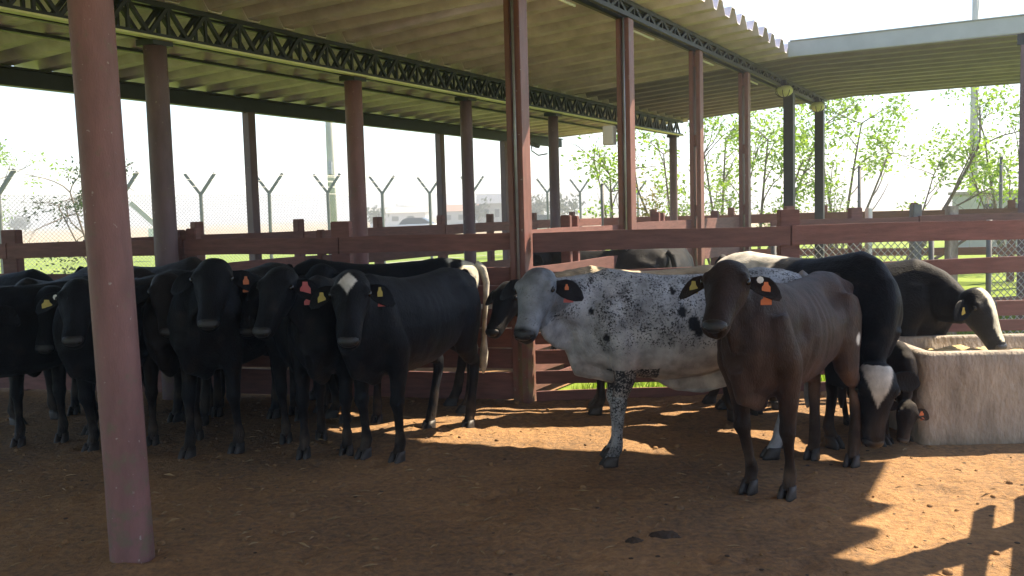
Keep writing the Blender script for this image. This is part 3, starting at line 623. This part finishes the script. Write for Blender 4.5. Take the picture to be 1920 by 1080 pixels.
    place('tail', tm, 'coat', root, True)
    return root
def mixc(base, col, k): return base * (1 - k[:, None]) + np.array(col)[None, :] * k[:, None]
def sm_(v, a, b_): t = np.clip((v - a) / (b_ - a), 0, 1); return t * t * (3 - 2 * t)
def solid(c): return lambda co, h, nz: np.tile(np.array(c), (len(co), 1)) * (1 + 0.15 * nz[:, None])
def p_diamond(co, h, nz):
    c = np.tile(np.array(BLACK), (len(co), 1)); d = np.abs(h[:, 0] - 0.07) / 0.085 + np.abs(h[:, 1] + 0.01) / 0.062 + 0.18 * nz
    return mixc(c, WHITE, sm_(-d, -1.05, -0.85) * (h[:, 2] > -0.03))
def p_brown(co, h, nz):
    c = np.tile(np.array(BROWN), (len(co), 1)); x, y, z = co.T
    c = mixc(c, (0.022, 0.015, 0.013), sm_(-z, -0.62, -0.42) * (x > 0)); c = mixc(c, (0.03, 0.02, 0.015), sm_(-z, -0.36, -0.2))
    c = mixc(c, (0.038, 0.022, 0.016), 0.75 * sm_(x, 0.25, 0.55) * sm_(z, 0.6, 0.9)); inh = (np.abs(h[:, 1]) < 0.16) & (h[:, 0] > -0.12) & (h[:, 0] < 0.52) & (np.abs(h[:, 2] + 0.05) < 0.2)
    c = mixc(c, (0.026, 0.017, 0.014), inh * 0.9); c = mixc(c, (0.15, 0.10, 0.075), sm_(-z, -0.66, -0.56) * (np.abs(y) < 0.12) * (x > 0.55) * 0.5)
    c = mixc(c, (0.16, 0.10, 0.07), 0.6 * (x < -0.35) * sm_(-z, -0.66, -0.5) * sm_(z, 0.3, 0.45))
    c = mixc(c, WHITE, sm_(-np.hypot(x + 0.47, z - 0.80) + 0.02 * nz, -0.045, -0.025) * (np.abs(y) > 0.17) * (y > 0))
    c = mixc(c, WHITE, (inh & (h[:, 0] > 0.36) & (h[:, 2] < -0.115) & (h[:, 1] > 0.0)) * 1.0)
    return c
def p_speck(co, h, nz):
    x, y, z = co.T; c = np.tile(np.array((0.35, 0.37, 0.40)), (len(co), 1)); c = mixc(c, (0.36, 0.32, 0.30), sm_(-z, -0.78, -0.6) * (z > 0.45) * 0.8)
    inh = (np.abs(h[:, 1]) < 0.2) & (h[:, 0] > -0.02) & (h[:, 0] < 0.52) & (np.abs(h[:, 2] + 0.05) < 0.2)
    c = mixc(c, (0.15, 0.17, 0.20), inh * 0.8); c = mixc(c, (0.02, 0.02, 0.022), inh * sm_(h[:, 0] + 0.02 * nz, 0.40, 0.43))
    for sx, sz, r in ((0.12, 0.98, 0.026), (0.05, 0.91, 0.034), (0.02, 0.86, 0.026), (0.16, 1.11, 0.018), (0.60, 0.83, 0.020), (-0.12, 0.98, 0.03), (0.68, 1.0, 0.018)):
        c = mixc(c, (0.012, 0.013, 0.017), sm_(-(np.hypot(x - sx, (z - sz) * 0.8) / r + 0.5 * nz), -1.15, -0.95) * (y > 0.05))
    return c
def s_speck(co, h, nz):
    x, y, z = co.T; k = 0.60 + 0.2 * nz; leg = (x > 0.25) & (x < 0.8) & (z < 0.62) & (np.abs(y) > 0.07)
    k = np.where(leg, k, k - 0.65 * sm_(-z, -0.82, -0.66)); k = np.where(leg, 0.62 + 0.30 * sm_(z + 0.05 * nz, 0.28, 0.6) + 0.2 * nz, k)
    inh = (h[:, 0] > 0.0) & (np.abs(h[:, 1]) < 0.2) & (h[:, 0] < 0.55) & (np.abs(h[:, 2] + 0.05) < 0.2)
    k = np.where(inh, 0.3, k); return k - 0.5 * sm_(x, 0.60, 0.78) * (z < 0.95)
def p_white_hip(co, h, nz):
    x, y, z = co.T; c = np.tile(np.array(BLACK), (len(co), 1)); k = sm_(-(np.hypot((x + 0.42) / 0.33, (z - 1.24) / 0.26) + 0.25 * nz), -1.05, -0.9)
    c = mixc(c, WHITE, k); c = mixc(c, (0.5, 0.48, 0.44), sm_(0.088 * (1 - np.clip(h[:, 0] - 0.03, 0, 1) / 0.21) - np.abs(h[:, 1] + 0.008) + 0.012 * nz, 0, 0.012) * (h[:, 0] > -0.03) * (h[:, 2] > -0.06))
    return c
def p_white_rump(co, h, nz):
    x, y, z = co.T; c = np.tile(np.array(BLACK), (len(co), 1))
    k = sm_(-x + 0.05 * nz, 0.50, 0.54) * sm_(z + 0.06 * nz, 1.0, 1.06); k = np.maximum(k, sm_(-x + 0.03 * nz, 0.70, 0.73) * (np.abs(y) < 0.09) * (z > 0.45)); c = mixc(c, (0.66, 0.62, 0.50), k)
    return mixc(c, BLACK, sm_(-np.abs(x + 0.58 + 0.04 * nz), -0.045, -0.03) * (z > 1.0))
def p_blaze(co, h, nz):
    c = np.tile(np.array(BLACK), (len(co), 1)); return mixc(c, (0.66, 0.62, 0.48), sm_(-(np.abs(h[:, 1]) / 0.035 + 0.25 * nz), -1.1, -0.8) * (h[:, 2] > 0.0) * (h[:, 0] > -0.02) * (h[:, 0] < 0.42))
def p_patchback(co, h, nz):
    x, y, z = co.T; c = np.tile(np.array((0.014, 0.013, 0.013)), (len(co), 1)); k = sm_(z + 0.05 * nz, 1.12, 1.17) * sm_(np.sin(x * 11 + 0.8) + 0.6 * nz, -0.35, -0.1) * (x < 0.55)
    k = k * (x > 0.12); c = mixc(c, (0.55, 0.47, 0.34), k); return mixc(c, WHITE, (x > 0.3) * (y > 0) * sm_(-np.abs(z - 0.47 + 0.05 * nz), -0.06, -0.04))
OY = lambda o=None: [('tag_yellow', 0.12, -0.015, 0.022, 0.03), ('tag_orange', 0.165, -0.045, 0.024, 0.024)]

# --- the cows, each placed by where it stands in the yard
def C(label, pos, heading, scale, poll, muz, paint, **k): return cow(label, pos, heading, scale, at(*poll), at(*muz), paint, **k)
TY = [('tag_yellow', 0.11, -0.01, 0.026, 0.034)]
TO = [('tag_orange', 0.12, -0.02, 0.026, 0.034)]
TYO = [('tag_yellow', 0.09, 0.0, 0.024, 0.032), ('tag_orange', 0.13, -0.055, 0.028, 0.032)]
TRR = [('tag_red', 0.10, 0.0, 0.034, 0.042), ('tag_red', 0.12, -0.075, 0.026, 0.024)]
TWO = [('tag_white', 0.085, 0.02, 0.018, 0.018), ('tag_orange', 0.12, 0.0, 0.022, 0.026), ('tag_orange', 0.12, -0.07, 0.028, 0.024)]
TWB = [('tag_white', 0.06, 0.0, 0.018, 0.018), ('tag_yellow', 0.12, -0.01, 0.034, 0.028)]
# front rank, right to left
C('brown cow with sharp hip bones standing nearest, looking at the camera', (1.63, 5.31), (-0.52, -0.66), 0.97, (1368, 500, 4.72), (1336, 602, 4.40), p_brown, feet=((-0.12, -0.02), (-0.12, 0.02), (0.08, 0.07), (0.04, 0.06)), tags=(TWO, TY), ribs=0.003, hollow=0.055, fat=0.9, belly=-0.035, tail_col=DKBR, ear_col=(0.02, 0.014, 0.012), ear_droop=0.42, dewlap=0.45, voxel=0.0125)
C('grey speckled cow with black nose standing side on with loose dewlap', (1.14, 5.86), (-1.0, -0.10), 0.985, (1010, 512, 5.52), (982, 606, 5.28), p_speck, speck=s_speck, body_mat='coat_speckled', feet=((0.07, 0.0), (0.02, 0.04), (0.06, 0), (-0.10, 0)), tags=([('tag_red', 0.11, -0.06, 0.030, 0.020), ('tag_orange', 0.10, 0.01, 0.012, 0.018)], None), dewlap=0.9, navel=0.035, belly=0.025, ear_col=(0.016, 0.015, 0.018), tail_col=(0.35, 0.35, 0.36), voxel=0.0125, hollow=0.03)
C('black cow with a white diamond on its forehead', (-0.69, 6.40), (-0.44, -0.90), 0.985, (658, 520, 5.55), (652, 625, 5.30), p_diamond, feet=((-0.02, 0.0), (-0.02, 0.0), (0.05, 0), (0.16, -0.02)), tags=([('tag_yellow', 0.10, 0.01, 0.016, 0.03), ('tag_red', 0.11, -0.06, 0.024, 0.016)], TY), ear_droop=0.55, voxel=0.0125, hollow=0.03)
C('black cow facing the camera with two red ear tags', (-1.25, 6.55), (-0.05, -1.0), 0.98, (526, 510, 5.75), (488, 606, 5.5), solid(BLACK), tags=(TRR, None), ear_droop=0.5)
C('black cow facing the camera left of the one with red ear tags', (-1.98, 6.72), (-0.22, -1.0), 1.03, (400, 494, 5.88), (388, 600, 5.58), solid(BLACK), tags=([('tag_orange', 0.12, 0.0, 0.018, 0.026), ('tag_orange', 0.12, -0.06, 0.022, 0.014)], None), ear_droop=0.5)
C('black cow just right of the near pillar with yellow and orange tags', (-2.55, 7.05), (0.15, -1.0), 0.96, (312, 520, 6.2), (318, 616, 5.95), solid((0.012, 0.009, 0.0085)), fat=0.93, tags=(TYO, None), ear_droop=0.5)
C('black cow just left of the near pillar with a yellow ear tag', (-2.75, 6.75), (-0.25, -1.0), 1.0, (148, 532, 5.92), (134, 630, 5.62), solid(BLACK), tags=(None, TWB), ear_droop=0.5)
C('black cow at the left edge of the photo, turned away from the pillar', (-3.45, 6.55), (-0.75, -0.65), 0.99, (-40, 560, 5.9), (-90, 650, 5.6), solid(BLACK), ear_droop=0.5)
# behind them, along the fence
C('black cow with pale rump and long pale tail beside the wide post', (-1.05, 7.45), (-1.0, -0.06), 1.02, (600, 503, 7.25), (560, 600, 7.05), p_white_rump, tail_col=(0.62, 0.58, 0.48), hollow=0.03)
C('black cow behind the near pillar, its hump just above the others', (-3.1, 7.75), (0.9, -0.45), 1.03, (262, 510, 7.35), (300, 590, 7.2), solid((0.02, 0.016, 0.015)), hump=0.06)
C('black cow by the far left boards, its back rising behind the others', (-4.4, 7.6), (0.95, -0.3), 1.0, (60, 540, 7.3), (20, 620, 7.1), solid(BLACK))
C('black cow close to the boards between the two front facing cows', (-2.2, 7.85), (-0.95, -0.3), 0.97, (330, 520, 7.4), (290, 610, 7.3), solid(BLACK))
C('black cow squeezed behind the one left of the near pillar', (-3.55, 7.15), (0.1, -1.0), 0.98, (95, 545, 6.5), (80, 640, 6.3), solid(BLACK))
C('black cow wedged between the two cows that face the camera', (-1.62, 7.0), (0.15, -1.0), 0.95, (470, 522, 6.45), (462, 615, 6.2), solid(BLACK), fat=0.94)
C('black cow behind the pair right of the near pillar, head turned left', (-2.95, 7.35), (-0.4, -0.9), 0.97, (225, 525, 6.7), (180, 600, 6.55), solid(BLACK))
C('dark cow with patchy cream back behind the speckled cow', (1.14, 7.36), (-1.0, -0.05), 0.93, (955, 535, 6.95), (920, 612, 6.75), p_patchback, tags=(TWB, None), ear_droop=0.4)
# right-hand group
C('black cow with white hip and white blaze, head down to the dirt', (2.02, 6.48), (0.47, -0.88), 1.03, (1648, 695, 5.60), (1640, 850, 5.54), p_white_hip, head_ref=(-0.1, -1.0, 0.25), feet=((0.08, 0), (-0.06, 0), (-0.02, 0), (0.06, 0)), ear_droop=0.2, dewlap=0.2, voxel=0.0135)
C('black cow with pale blaze feeding at the concrete trough', (2.56, 7.10), (0.88, -0.38), 0.94, (1832, 548, 6.42), (1882, 640, 6.25), p_blaze, tags=(None, [('tag_yellow', 0.10, -0.02, 0.016, 0.036)]), ear_droop=0.8, voxel=0.0135)
C('small dark calf nosing the ground beside the trough', (2.52, 6.32), (0.10, -0.9), 0.55, (1706, 758, 5.80), (1694, 838, 5.68), solid((0.018, 0.013, 0.011)), head_ref=(0.1, -0.7, 0.7), tags=([('tag_orange', 0.08, 0.0, 0.026, 0.026), ('tag_orange', 0.09, -0.06, 0.026, 0.018)], None), ear_droop=0.15, cat='calf', ear_col=(0.03, 0.018, 0.014))
# beyond the fence
C('black cow in the far pen, seen left of the second front post', (0.95, 9.9), (-0.9, 0.3), 0.98, (985, 470, 9.8), (960, 510, 9.7), solid(BLACK), voxel=0.022, group='cattle beyond the fence', details=False)
C('black cow in the far pen, seen between the front posts behind the speckled cow', (1.75, 10.4), (0.4, 0.9), 0.98, (1180, 470, 11.2), (1190, 500, 11.6), solid(BLACK), voxel=0.022, group='cattle beyond the fence', details=False)

# ------------------------------------------------------------------ trees and bushes
def limb_tree(name, label, base, limbs, leafm, seed, nleaf, lsize, spread, cat='tree', group=None, depth_gen=3, droop=0.0, r0=0.05):
    """limbs: main limb end points relative to the base"""
    rg_ = random.Random(seed); T = thing(name, label, cat, base, 0, group); b = MB(); tips = []
    def grow(p, dirv, ln, r, g):
        n = 5; pts = [p]; d = dirv.normalized()
        for i in range(n):
            d = (d + Vector((rg_.gauss(0, .16), rg_.gauss(0, .16), rg_.gauss(0.02 - droop, .12)))).normalized(); pts.append(pts[-1] + d * (ln / n))
        rad = [r * (1 - 0.55 * i / n) for i in range(n + 1)]; b.tube(pts, rad, 6 if g < 2 else 4, cap=False)
        if g >= depth_gen:
            tips.extend(pts[2:]); return
        for k in range(rg_.randint(2, 4)):
            i = rg_.randint(2, n); q = pts[i]; ax = Vector((rg_.gauss(0, 1), rg_.gauss(0, 1), rg_.gauss(0.25 - droop * 2, .6)))
            grow(q, (d * 0.8 + ax * 0.6), ln * rg_.uniform(0.5, 0.75), rad[i] * 0.6, g + 1)
        if g >= 1: tips.extend(pts[3:])
    for e, r in limbs:
        e = Vector(e); mid = e * 0.5 + Vector((rg_.gauss(0, .05), rg_.gauss(0, .05), -0.12 * e.length * (1 if abs(e.x) > 0.6 else 0)))
        pts = [Vector((0, 0, -0.1)).lerp(mid, t) * (1 - t) + mid.lerp(e, t) * t for t in [i / 6 for i in range(7)]]
        b.tube(pts, [r * (1 - 0.6 * i / 6) for i in range(7)], 8, cap=False)
        for i in (3, 4, 5, 6, 6):
            ax = Vector((rg_.gauss(0, .9), rg_.gauss(0, .9), rg_.gauss(0.35 - droop * 2, .5))); grow(pts[i], (e.normalized() * 0.7 + ax * 0.8), e.length * rg_.uniform(0.22, 0.42), r * 0.38, 1)
    b.build('trunk', 'bark', T, True)
    lv, lf_ = [], []
    cl = [rg_.choice(tips) for _ in range(max(1, nleaf // 32))]
    for _ in range(nleaf):
        c = rg_.choice(cl) + Vector((rg_.gauss(0, spread), rg_.gauss(0, spread), rg_.gauss(-0.05, spread * 0.8)))
        s = lsize * rg_.uniform(0.6, 1.3); a = Vector((rg_.gauss(0, 1), rg_.gauss(0, 1), rg_.gauss(-0.3, .7))).normalized(); n2 = a.orthogonal().normalized()
        n2 = Matrix.Rotation(rg_.uniform(0, 6.28), 3, a) @ n2; o = len(lv)
        lv += [c, c + a * s * 0.5 + n2 * s * 0.22, c + a * s, c + a * s * 0.5 - n2 * s * 0.22]; lf_.append((o, o + 1, o + 2, o + 3))
    MB().add(lv, lf_).build('crown', leafm, T)
    return T
def gnd(u, Y): p = at(u, 400, Y); return Vector((p.x, p.y, -0.05))
grp = 'scrubby trees behind the far fence'
limb_tree('scrub_tree', 'thin tree with pale leaves left of the second front post', gnd(1152, 25), [((-0.1, 0, 2.6), .05), ((-0.5, .2, 3.0), .035), ((0.4, -.2, 2.7), .035)], 'leaf', 3, 841, 0.13, 0.19, group=grp)
limb_tree('scrub_tree', 'arching thin tree behind the last middle pillar', gnd(1272, 24), [((-1.2, .2, 2.7), .05), ((0.6, -.3, 2.9), .04), ((-0.3, .4, 3.1), .04)], 'leaf', 5, 1215, 0.13, 0.19, group=grp)
limb_tree('scrub_tree', 'leafy thin tree between the third and fourth front posts', gnd(1352, 26), [((-0.4, .3, 3.2), .05), ((0.9, -.3, 3.0), .04), ((0.2, .2, 3.6), .05)], 'leaf', 8, 1402, 0.13, 0.19, group=grp)
limb_tree('scrub_tree', 'bushy bright tree around the thick dark post', gnd(1420, 24), [((1.1, 0, 2.6), .06), ((0.4, .4, 3.4), .05), ((1.5, -.4, 3.6), .05)], 'leaf', 13, 2431, 0.13, 0.19, group=grp)
limb_tree('scrub_tree', 'bushy tree just right of the last dark post', gnd(1575, 25), [((-0.5, .2, 3.4), .05), ((0.5, -.2, 3.8), .05), ((1.4, .2, 3.0), .05)], 'leaf', 21, 2150, 0.13, 0.19, group=grp)
limb_tree('scrub_tree', 'dark limbed tree leaning right towards the concrete pole', gnd(1690, 22), [((1.9, .2, 2.9), .07), ((2.9, -.3, 2.0), .05), ((0.9, .3, 2.3), .035)], 'leaf', 34, 1589, 0.13, 0.19, group=grp)
limb_tree('scrub_tree', 'sparse tree between the concrete pole and the right post', gnd(1895, 23), [((-0.6, .2, 3.3), .05), ((0.3, -.2, 3.5), .05), ((-1.0, 0, 2.4), .035)], 'leaf', 41, 1402, 0.13, 0.19, group=grp)
limb_tree('scrub_tree', 'dark drooping tree whose branches show left of the near pillar', gnd(196, 21), [((-0.1, 0, 2.4), .06), ((-0.8, .1, 2.4), .04), ((-1.0, -.1, 2.1), .03)], 'leaf_dark', 55, 1100, 0.09, 0.12, droop=0.12)
limb_tree('scrub_tree', 'leafy tree at the extreme left edge behind the perimeter fence', gnd(-60, 30), [((0.1, 0, 2.8), .07), ((0.8, .1, 3.1), .05)], 'leaf', 58, 748, 0.13, 0.19)
def bush(label, base, r, h, leafm, n, seed, lsize=0.09):
    rg_ = random.Random(seed); T = thing('bush', label, 'bush', base); b = MB(); tips = []
    for _ in range(9):
        a = rg_.uniform(0, 6.28); e = Vector((math.cos(a) * r * .7, math.sin(a) * r * .7, h * rg_.uniform(.6, 1))); b.tube([(0, 0, -.05), e * 0.5 + Vector((0, 0, h * .12)), e], [.02, .014, .005], 5, cap=False); tips += [e, e * .7]
    b.build('stems', 'bark', T, True); lv, lf_ = [], []
    for _ in range(n):
        c = rg_.choice(tips) + Vector((rg_.gauss(0, r * .25), rg_.gauss(0, r * .25), rg_.gauss(0, h * .12))); s = lsize * rg_.uniform(.6, 1.3); a = Vector((rg_.gauss(0, 1), rg_.gauss(0, 1), rg_.gauss(.3, .8))).normalized(); n2 = a.orthogonal().normalized(); o = len(lv)
        lv += [c, c + a * s * .5 + n2 * s * .25, c + a * s, c + a * s * .5 - n2 * s * .25]; lf_.append((o, o + 1, o + 2, o + 3))
    MB().add(lv, lf_).build('foliage', leafm, T); return T
bush('yellow flowering bush beyond the fence right of the second front post', gnd(1212, 23), .38, 2.0, 'leaf_yellow', 700, 2)
bush('bright green bush at the foot of the yellow one', gnd(1240, 22.5), .45, 1.5, 'leaf', 700, 4)
bush('green bush beyond the fence by the third front post', gnd(1335, 23), .7, 1.8, 'leaf', 900, 6)
bush('green bush beyond the fence by the dark post', gnd(1455, 24), .8, 1.9, 'leaf', 900, 9)
bush('green bush beyond the far fence right of the dark posts', gnd(1560, 23), .5, 2.1, 'leaf', 700, 12)

# ------------------------------------------------------------------ poles, far buildings, vehicles
def utility_pole(label, u, Y, h, r, arm=True):
    T = thing('utility_pole', label, 'pole', gnd(u, Y)); MB().tube([(0, 0, -.2), (0, 0, h * .5), (0, 0, h)], [r, r * .85, r * .7], 12).build('shaft', 'pole', T, True)
    MB().box(-.9, .9, -.06, .06, h - .9, h - .76).build('crossarm', 'pole', T); MB().tube([(0, -r - .03, h * .35), (0, -r * .9 - .03, h * .35 + .5)], .1, 8).build('meter_box', 'galv', T)
    for x in (-.8, 0.35, .8): MB().tube([(x, 0, h - .76), (x, 0, h - .62)], [.05, .03], 8).build('insulator', 'white', T)
utility_pole('grey concrete utility pole beyond the perimeter fence', 624, 36, 9.5, .17)
utility_pole('grey concrete utility pole rising behind the right wing roof', 1824, 34, 10.5, .16)
for u, Y, h in ((1611, 21.5, 2.5), (1876, 21, 2.6), (1130, 23, 2.3)):
    T = thing('fence_post', {1611: 'thin grey post among the trees right of the dark posts', 1876: 'thin grey post near the right post of the shed', 1130: 'thin grey post beside the pale leaved tree'}[u], 'post', gnd(u, Y)); MB().tube([(0, 0, -.1), (0, 0, h)], [.045, .04], 8).build('shaft', 'post_grey', T, True); MB().tube([(0, 0, h), (0, 0, h + .04)], [.05, .02], 8).build('cap', 'post_grey', T, True)
T = thing('block_hut', 'low grey concrete block hut right of the concrete pole', 'hut', gnd(1856, 30))
MB().box(-.95, .95, -.6, .6, -.1, 1.86).build('wall', 'pole', T, bevel=.01); MB().box(-1.05, 1.05, -.7, .7, 1.862, 1.96).build('roof_slab', 'concrete', T, bevel=.01)
for k, (x, z) in enumerate(((-.45, 1.2), (.3, 1.2))): MB().box(x, x + .35, -.615, -.602, z, z + .35).build('vent', 'window', T)
T = thing('guy_strut', 'pale slanting strut behind the near pillar', 'strut', at(246, 380, 40)); e = at(300, 428, 40) - at(246, 380, 40)
MB().bar((0, 0, 0), tuple(e), .22, .22).build('beam', 'pole', T); MB().box(e.x - .4, e.x + .4, -.3, .3, e.z - .5, e.z).build('footing', 'white', T)
def far_house(label, u, Y, w_, h, dpt, wallm, roofm):
    T = thing('far_house', label, 'house', gnd(u, Y)); MB().box(-w_ / 2, w_ / 2, 0, dpt, 0, h).build('wall', wallm, T)
    x = w_ / 2 + .4; b = MB(); b.add([(-x, -.4, h), (x, -.4, h), (x, dpt + .4, h), (-x, dpt + .4, h), (-x, dpt / 2, h + h * .45), (x, dpt / 2, h + h * .45)], [(0, 1, 5, 4), (2, 3, 4, 5), (0, 4, 3), (1, 2, 5), (3, 2, 1, 0)]); b.build('roof', roofm, T)
    for i in range(3): MB().box(-w_ * .38 + i * w_ * .28, -w_ * .38 + i * w_ * .28 + w_ * .12, -.05, -.01, h * .4, h * .75).build('window', 'window', T)
far_house('far white house with grey roof left of the leaning grey pillar', 745, 150, 9, 2.2, 7, 'white', 'pole')
far_house('far pale house right of the narrow eave post', 868, 140, 7, 2.2, 6, 'fascia', 'roof_red')
far_house('far blue grey shed beside the wide front post', 935, 120, 5, 3.0, 6, 'pole', 'galv')
def parked_car(label, u, Y, rz):
    T = thing('parked_car', label, 'car', gnd(u, Y), rz); rg = []
    for x, z0, z1, hw in ((-2.1, .45, .80, .70), (-2.0, .32, .95, .82), (-1.0, .28, 1.0, .86), (0.9, .28, 1.0, .86), (1.9, .30, .85, .80), (2.1, .42, .70, .66)): rg.append([Vector((x, -hw, z0)), Vector((x, hw, z0)), Vector((x, hw, z1 * .9)), Vector((x, hw * .9, z1)), Vector((x, -hw * .9, z1)), Vector((x, -hw, z1 * .9))])
    MB().rings(rg).build('body', 'white', T, True)
    rg = [[Vector((x, -w_, .98)), Vector((x, w_, .98)), Vector((x2, w_ * .82, z)), Vector((x2, -w_ * .82, z))] for x, x2, w_, z in ((-1.75, -1.45, .76, 1.35), (-1.3, -1.1, .78, 1.50), (.3, .15, .78, 1.5), (1.0, .5, .76, 1.32))]
    MB().rings(rg).build('cabin', 'window', T)
    for x in (-1.3, 1.3):
        for y in (-.83, .83):
            wh = MB().tube([(x, y - .1, .32), (x, y + .1, .32)], .32, 16).build('wheel', 'dark', T); MB().tube([(x, y - .11, .32), (x, y + .11, .32)], .18, 12).build('rim', 'galv', wh)
parked_car('white car parked far off behind the dark middle pillar', 1022, 62, R(12))
parked_car('white car parked far off left of the narrow eave post', 790, 75, R(-8))
for i, (u, Y, r, h) in enumerate(((35, 160, 2.6, 3.4), (700, 130, 2.5, 2.6), (770, 160, 5, 2.8), (900, 120, 2.5, 3.0), (1000, 110, 2.5, 3.2), (1060, 100, 3, 3.0))):
    bush(('small round far tree at the left edge of the field', 'far bush right of the red pillar', 'broad far bush on the field horizon', 'far bush seen beside the leaning grey pillar', 'far bush seen right of the wide front post', 'far bush left of the pale leaved tree')[i], gnd(u, Y), r * .6, h, 'leaf_dark', 420, 70 + i, 0.5)
struct_line = MB()
hb_, hf_ = [], []
rl = random.Random(3)
for i in range(260):                                              # far tree line on the horizon
    x = -1500 + i * 12 + rl.uniform(-4, 4); y = 1150 + rl.uniform(-60, 60); struct_line.ball((x, y, 1), rl.uniform(8, 16), 6, rl.uniform(2, 4.5), 8, 5)
stuff(tag(struct_line.build('far_tree_line', 'leaf_dark', None, True), 'low far line of trees along the horizon', 'tree line'))

# ------------------------------------------------------------------ grass beyond the fence, litter on the dirt
gv, gf = [], []
for _ in range(16000):
    y = random.uniform(8.05, 13.0); xl = (y - 7.7) * 0.56 + 0.25; x = random.uniform(xl, 7.0); h = random.uniform(.03, .10); a = random.uniform(0, 6.28); o = len(gv); w_ = .008
    gv += [(x - w_ * math.cos(a), y - w_ * math.sin(a), -.05), (x + w_ * math.cos(a), y + w_ * math.sin(a), -.05), (x + random.gauss(0, .03), y + random.gauss(0, .03), h)]; gf.append((o, o + 1, o + 2))
stuff(tag(MB().add(gv, gf).build('grass', 'grassblade'), 'short bright grass behind the right hand fence', 'grass'))
def ground_z(x, y):
    i, j = int((x - gx0) / st), int((y - gy0) / st)
    return hz[i, j] if 0 <= i < nx and 0 <= j < ny else -0.03
b = MB()
for _ in range(1100):
    x, y = random.uniform(-5.5, 5), random.uniform(2.4, 8.0); z = ground_z(x, y) + .004; a = random.uniform(0, 3.14); l = random.uniform(.02, .09); dx, dy = math.cos(a) * l, math.sin(a) * l; wx, wy = -math.sin(a) * .0022, math.cos(a) * .0022
    z2 = ground_z(x + dx, y + dy) + .005
    b.add([(x - wx, y - wy, z), (x + wx, y + wy, z), (x + dx, y + dy, z2), (x + dx / 2, y + dy / 2, max(z, z2) + .006)], [(0, 1, 2), (0, 1, 3), (1, 2, 3), (2, 0, 3)])
stuff(tag(b.build('straw_litter', 'straw'), 'scattered bits of straw on the dirt', 'straw'))
b = MB()
for _ in range(900):
    x, y = random.uniform(-5.5, 5), random.uniform(2.4, 8.0); r = abs(random.gauss(0, .008)) + .006; b.ball((x, y, ground_z(x, y) + r * .2), r, r * random.uniform(.7, 1.3), r * .7, 6, 4)
stuff(tag(b.build('dirt_clods', 'dirt', None, True), 'small clods of dirt across the yard', 'clods'))
b = MB()
for _ in range(260):                                              # trodden dark crumbs
    x, y = random.uniform(-5.5, 5), random.uniform(2.4, 7.6); r = random.uniform(.005, .014); b.ball((x, y, ground_z(x, y) + .001), r, r * random.uniform(.5, 1.2), r * .25, 7, 4)
stuff(tag(b.build('dung_crumbs', 'dung', None, True), 'trodden dark crumbs of dung over the dirt', 'dung'))
for u, v, r, lab in ((1245, 1005, .06, 'broken dark dung pat in the foreground below the brown cow'), (1190, 1018, .03, 'smaller broken dung pat left of the larger one')):
    p = on_ground(u, v); rg = []
    for zz, k in ((-.02, 1.25), (.002, 1.0), (.010, .8), (.016, .5), (.018, .15)):
        ring = []
        for j in range(28):
            a = 2 * math.pi * j / 28; q = r * k * (1 + .55 * noise.noise(Vector((math.cos(a) * 2.2, math.sin(a) * 2.2, u * .37))) + .2 * noise.noise(Vector((math.cos(a) * 6, math.sin(a) * 6, v + zz * 40))))
            ring.append(Vector((p.x + math.cos(a) * q * 1.2, p.y + math.sin(a) * q * .8, ground_z(p.x, p.y) + zz + .011 * noise.noise(Vector((math.cos(a) * 3 * k, math.sin(a) * 3 * k, u + zz * 60))))))
        rg.append(ring)
    tag(MB().rings(rg).build('dung_pat', 'dung', None, True), lab, 'dung')

# ------------------------------------------------------------------ the hazy air
hzb = MB().box(-1700, 1700, -60, 1500, -1.2, 16.0).build('haze', None); stuff(hzb); hzb['label'] = 'thin pale haze over the yard and fields'; hzb['category'] = 'haze'
hm = bpy.data.materials.new('haze_air'); hm.use_nodes = True; hn = hm.node_tree; hn.nodes.remove(hn.nodes['Principled BSDF'])
pv = hn.nodes.new('ShaderNodeVolumePrincipled'); pv.inputs['Color'].default_value = (0.92, 0.95, 1.0, 1); pv.inputs['Density'].default_value = 0.0035; pv.inputs['Anisotropy'].default_value = 0.2
hn.links.new(pv.outputs[0], hn.nodes['Material Output'].inputs['Volume']); hzb.data.materials.append(hm)
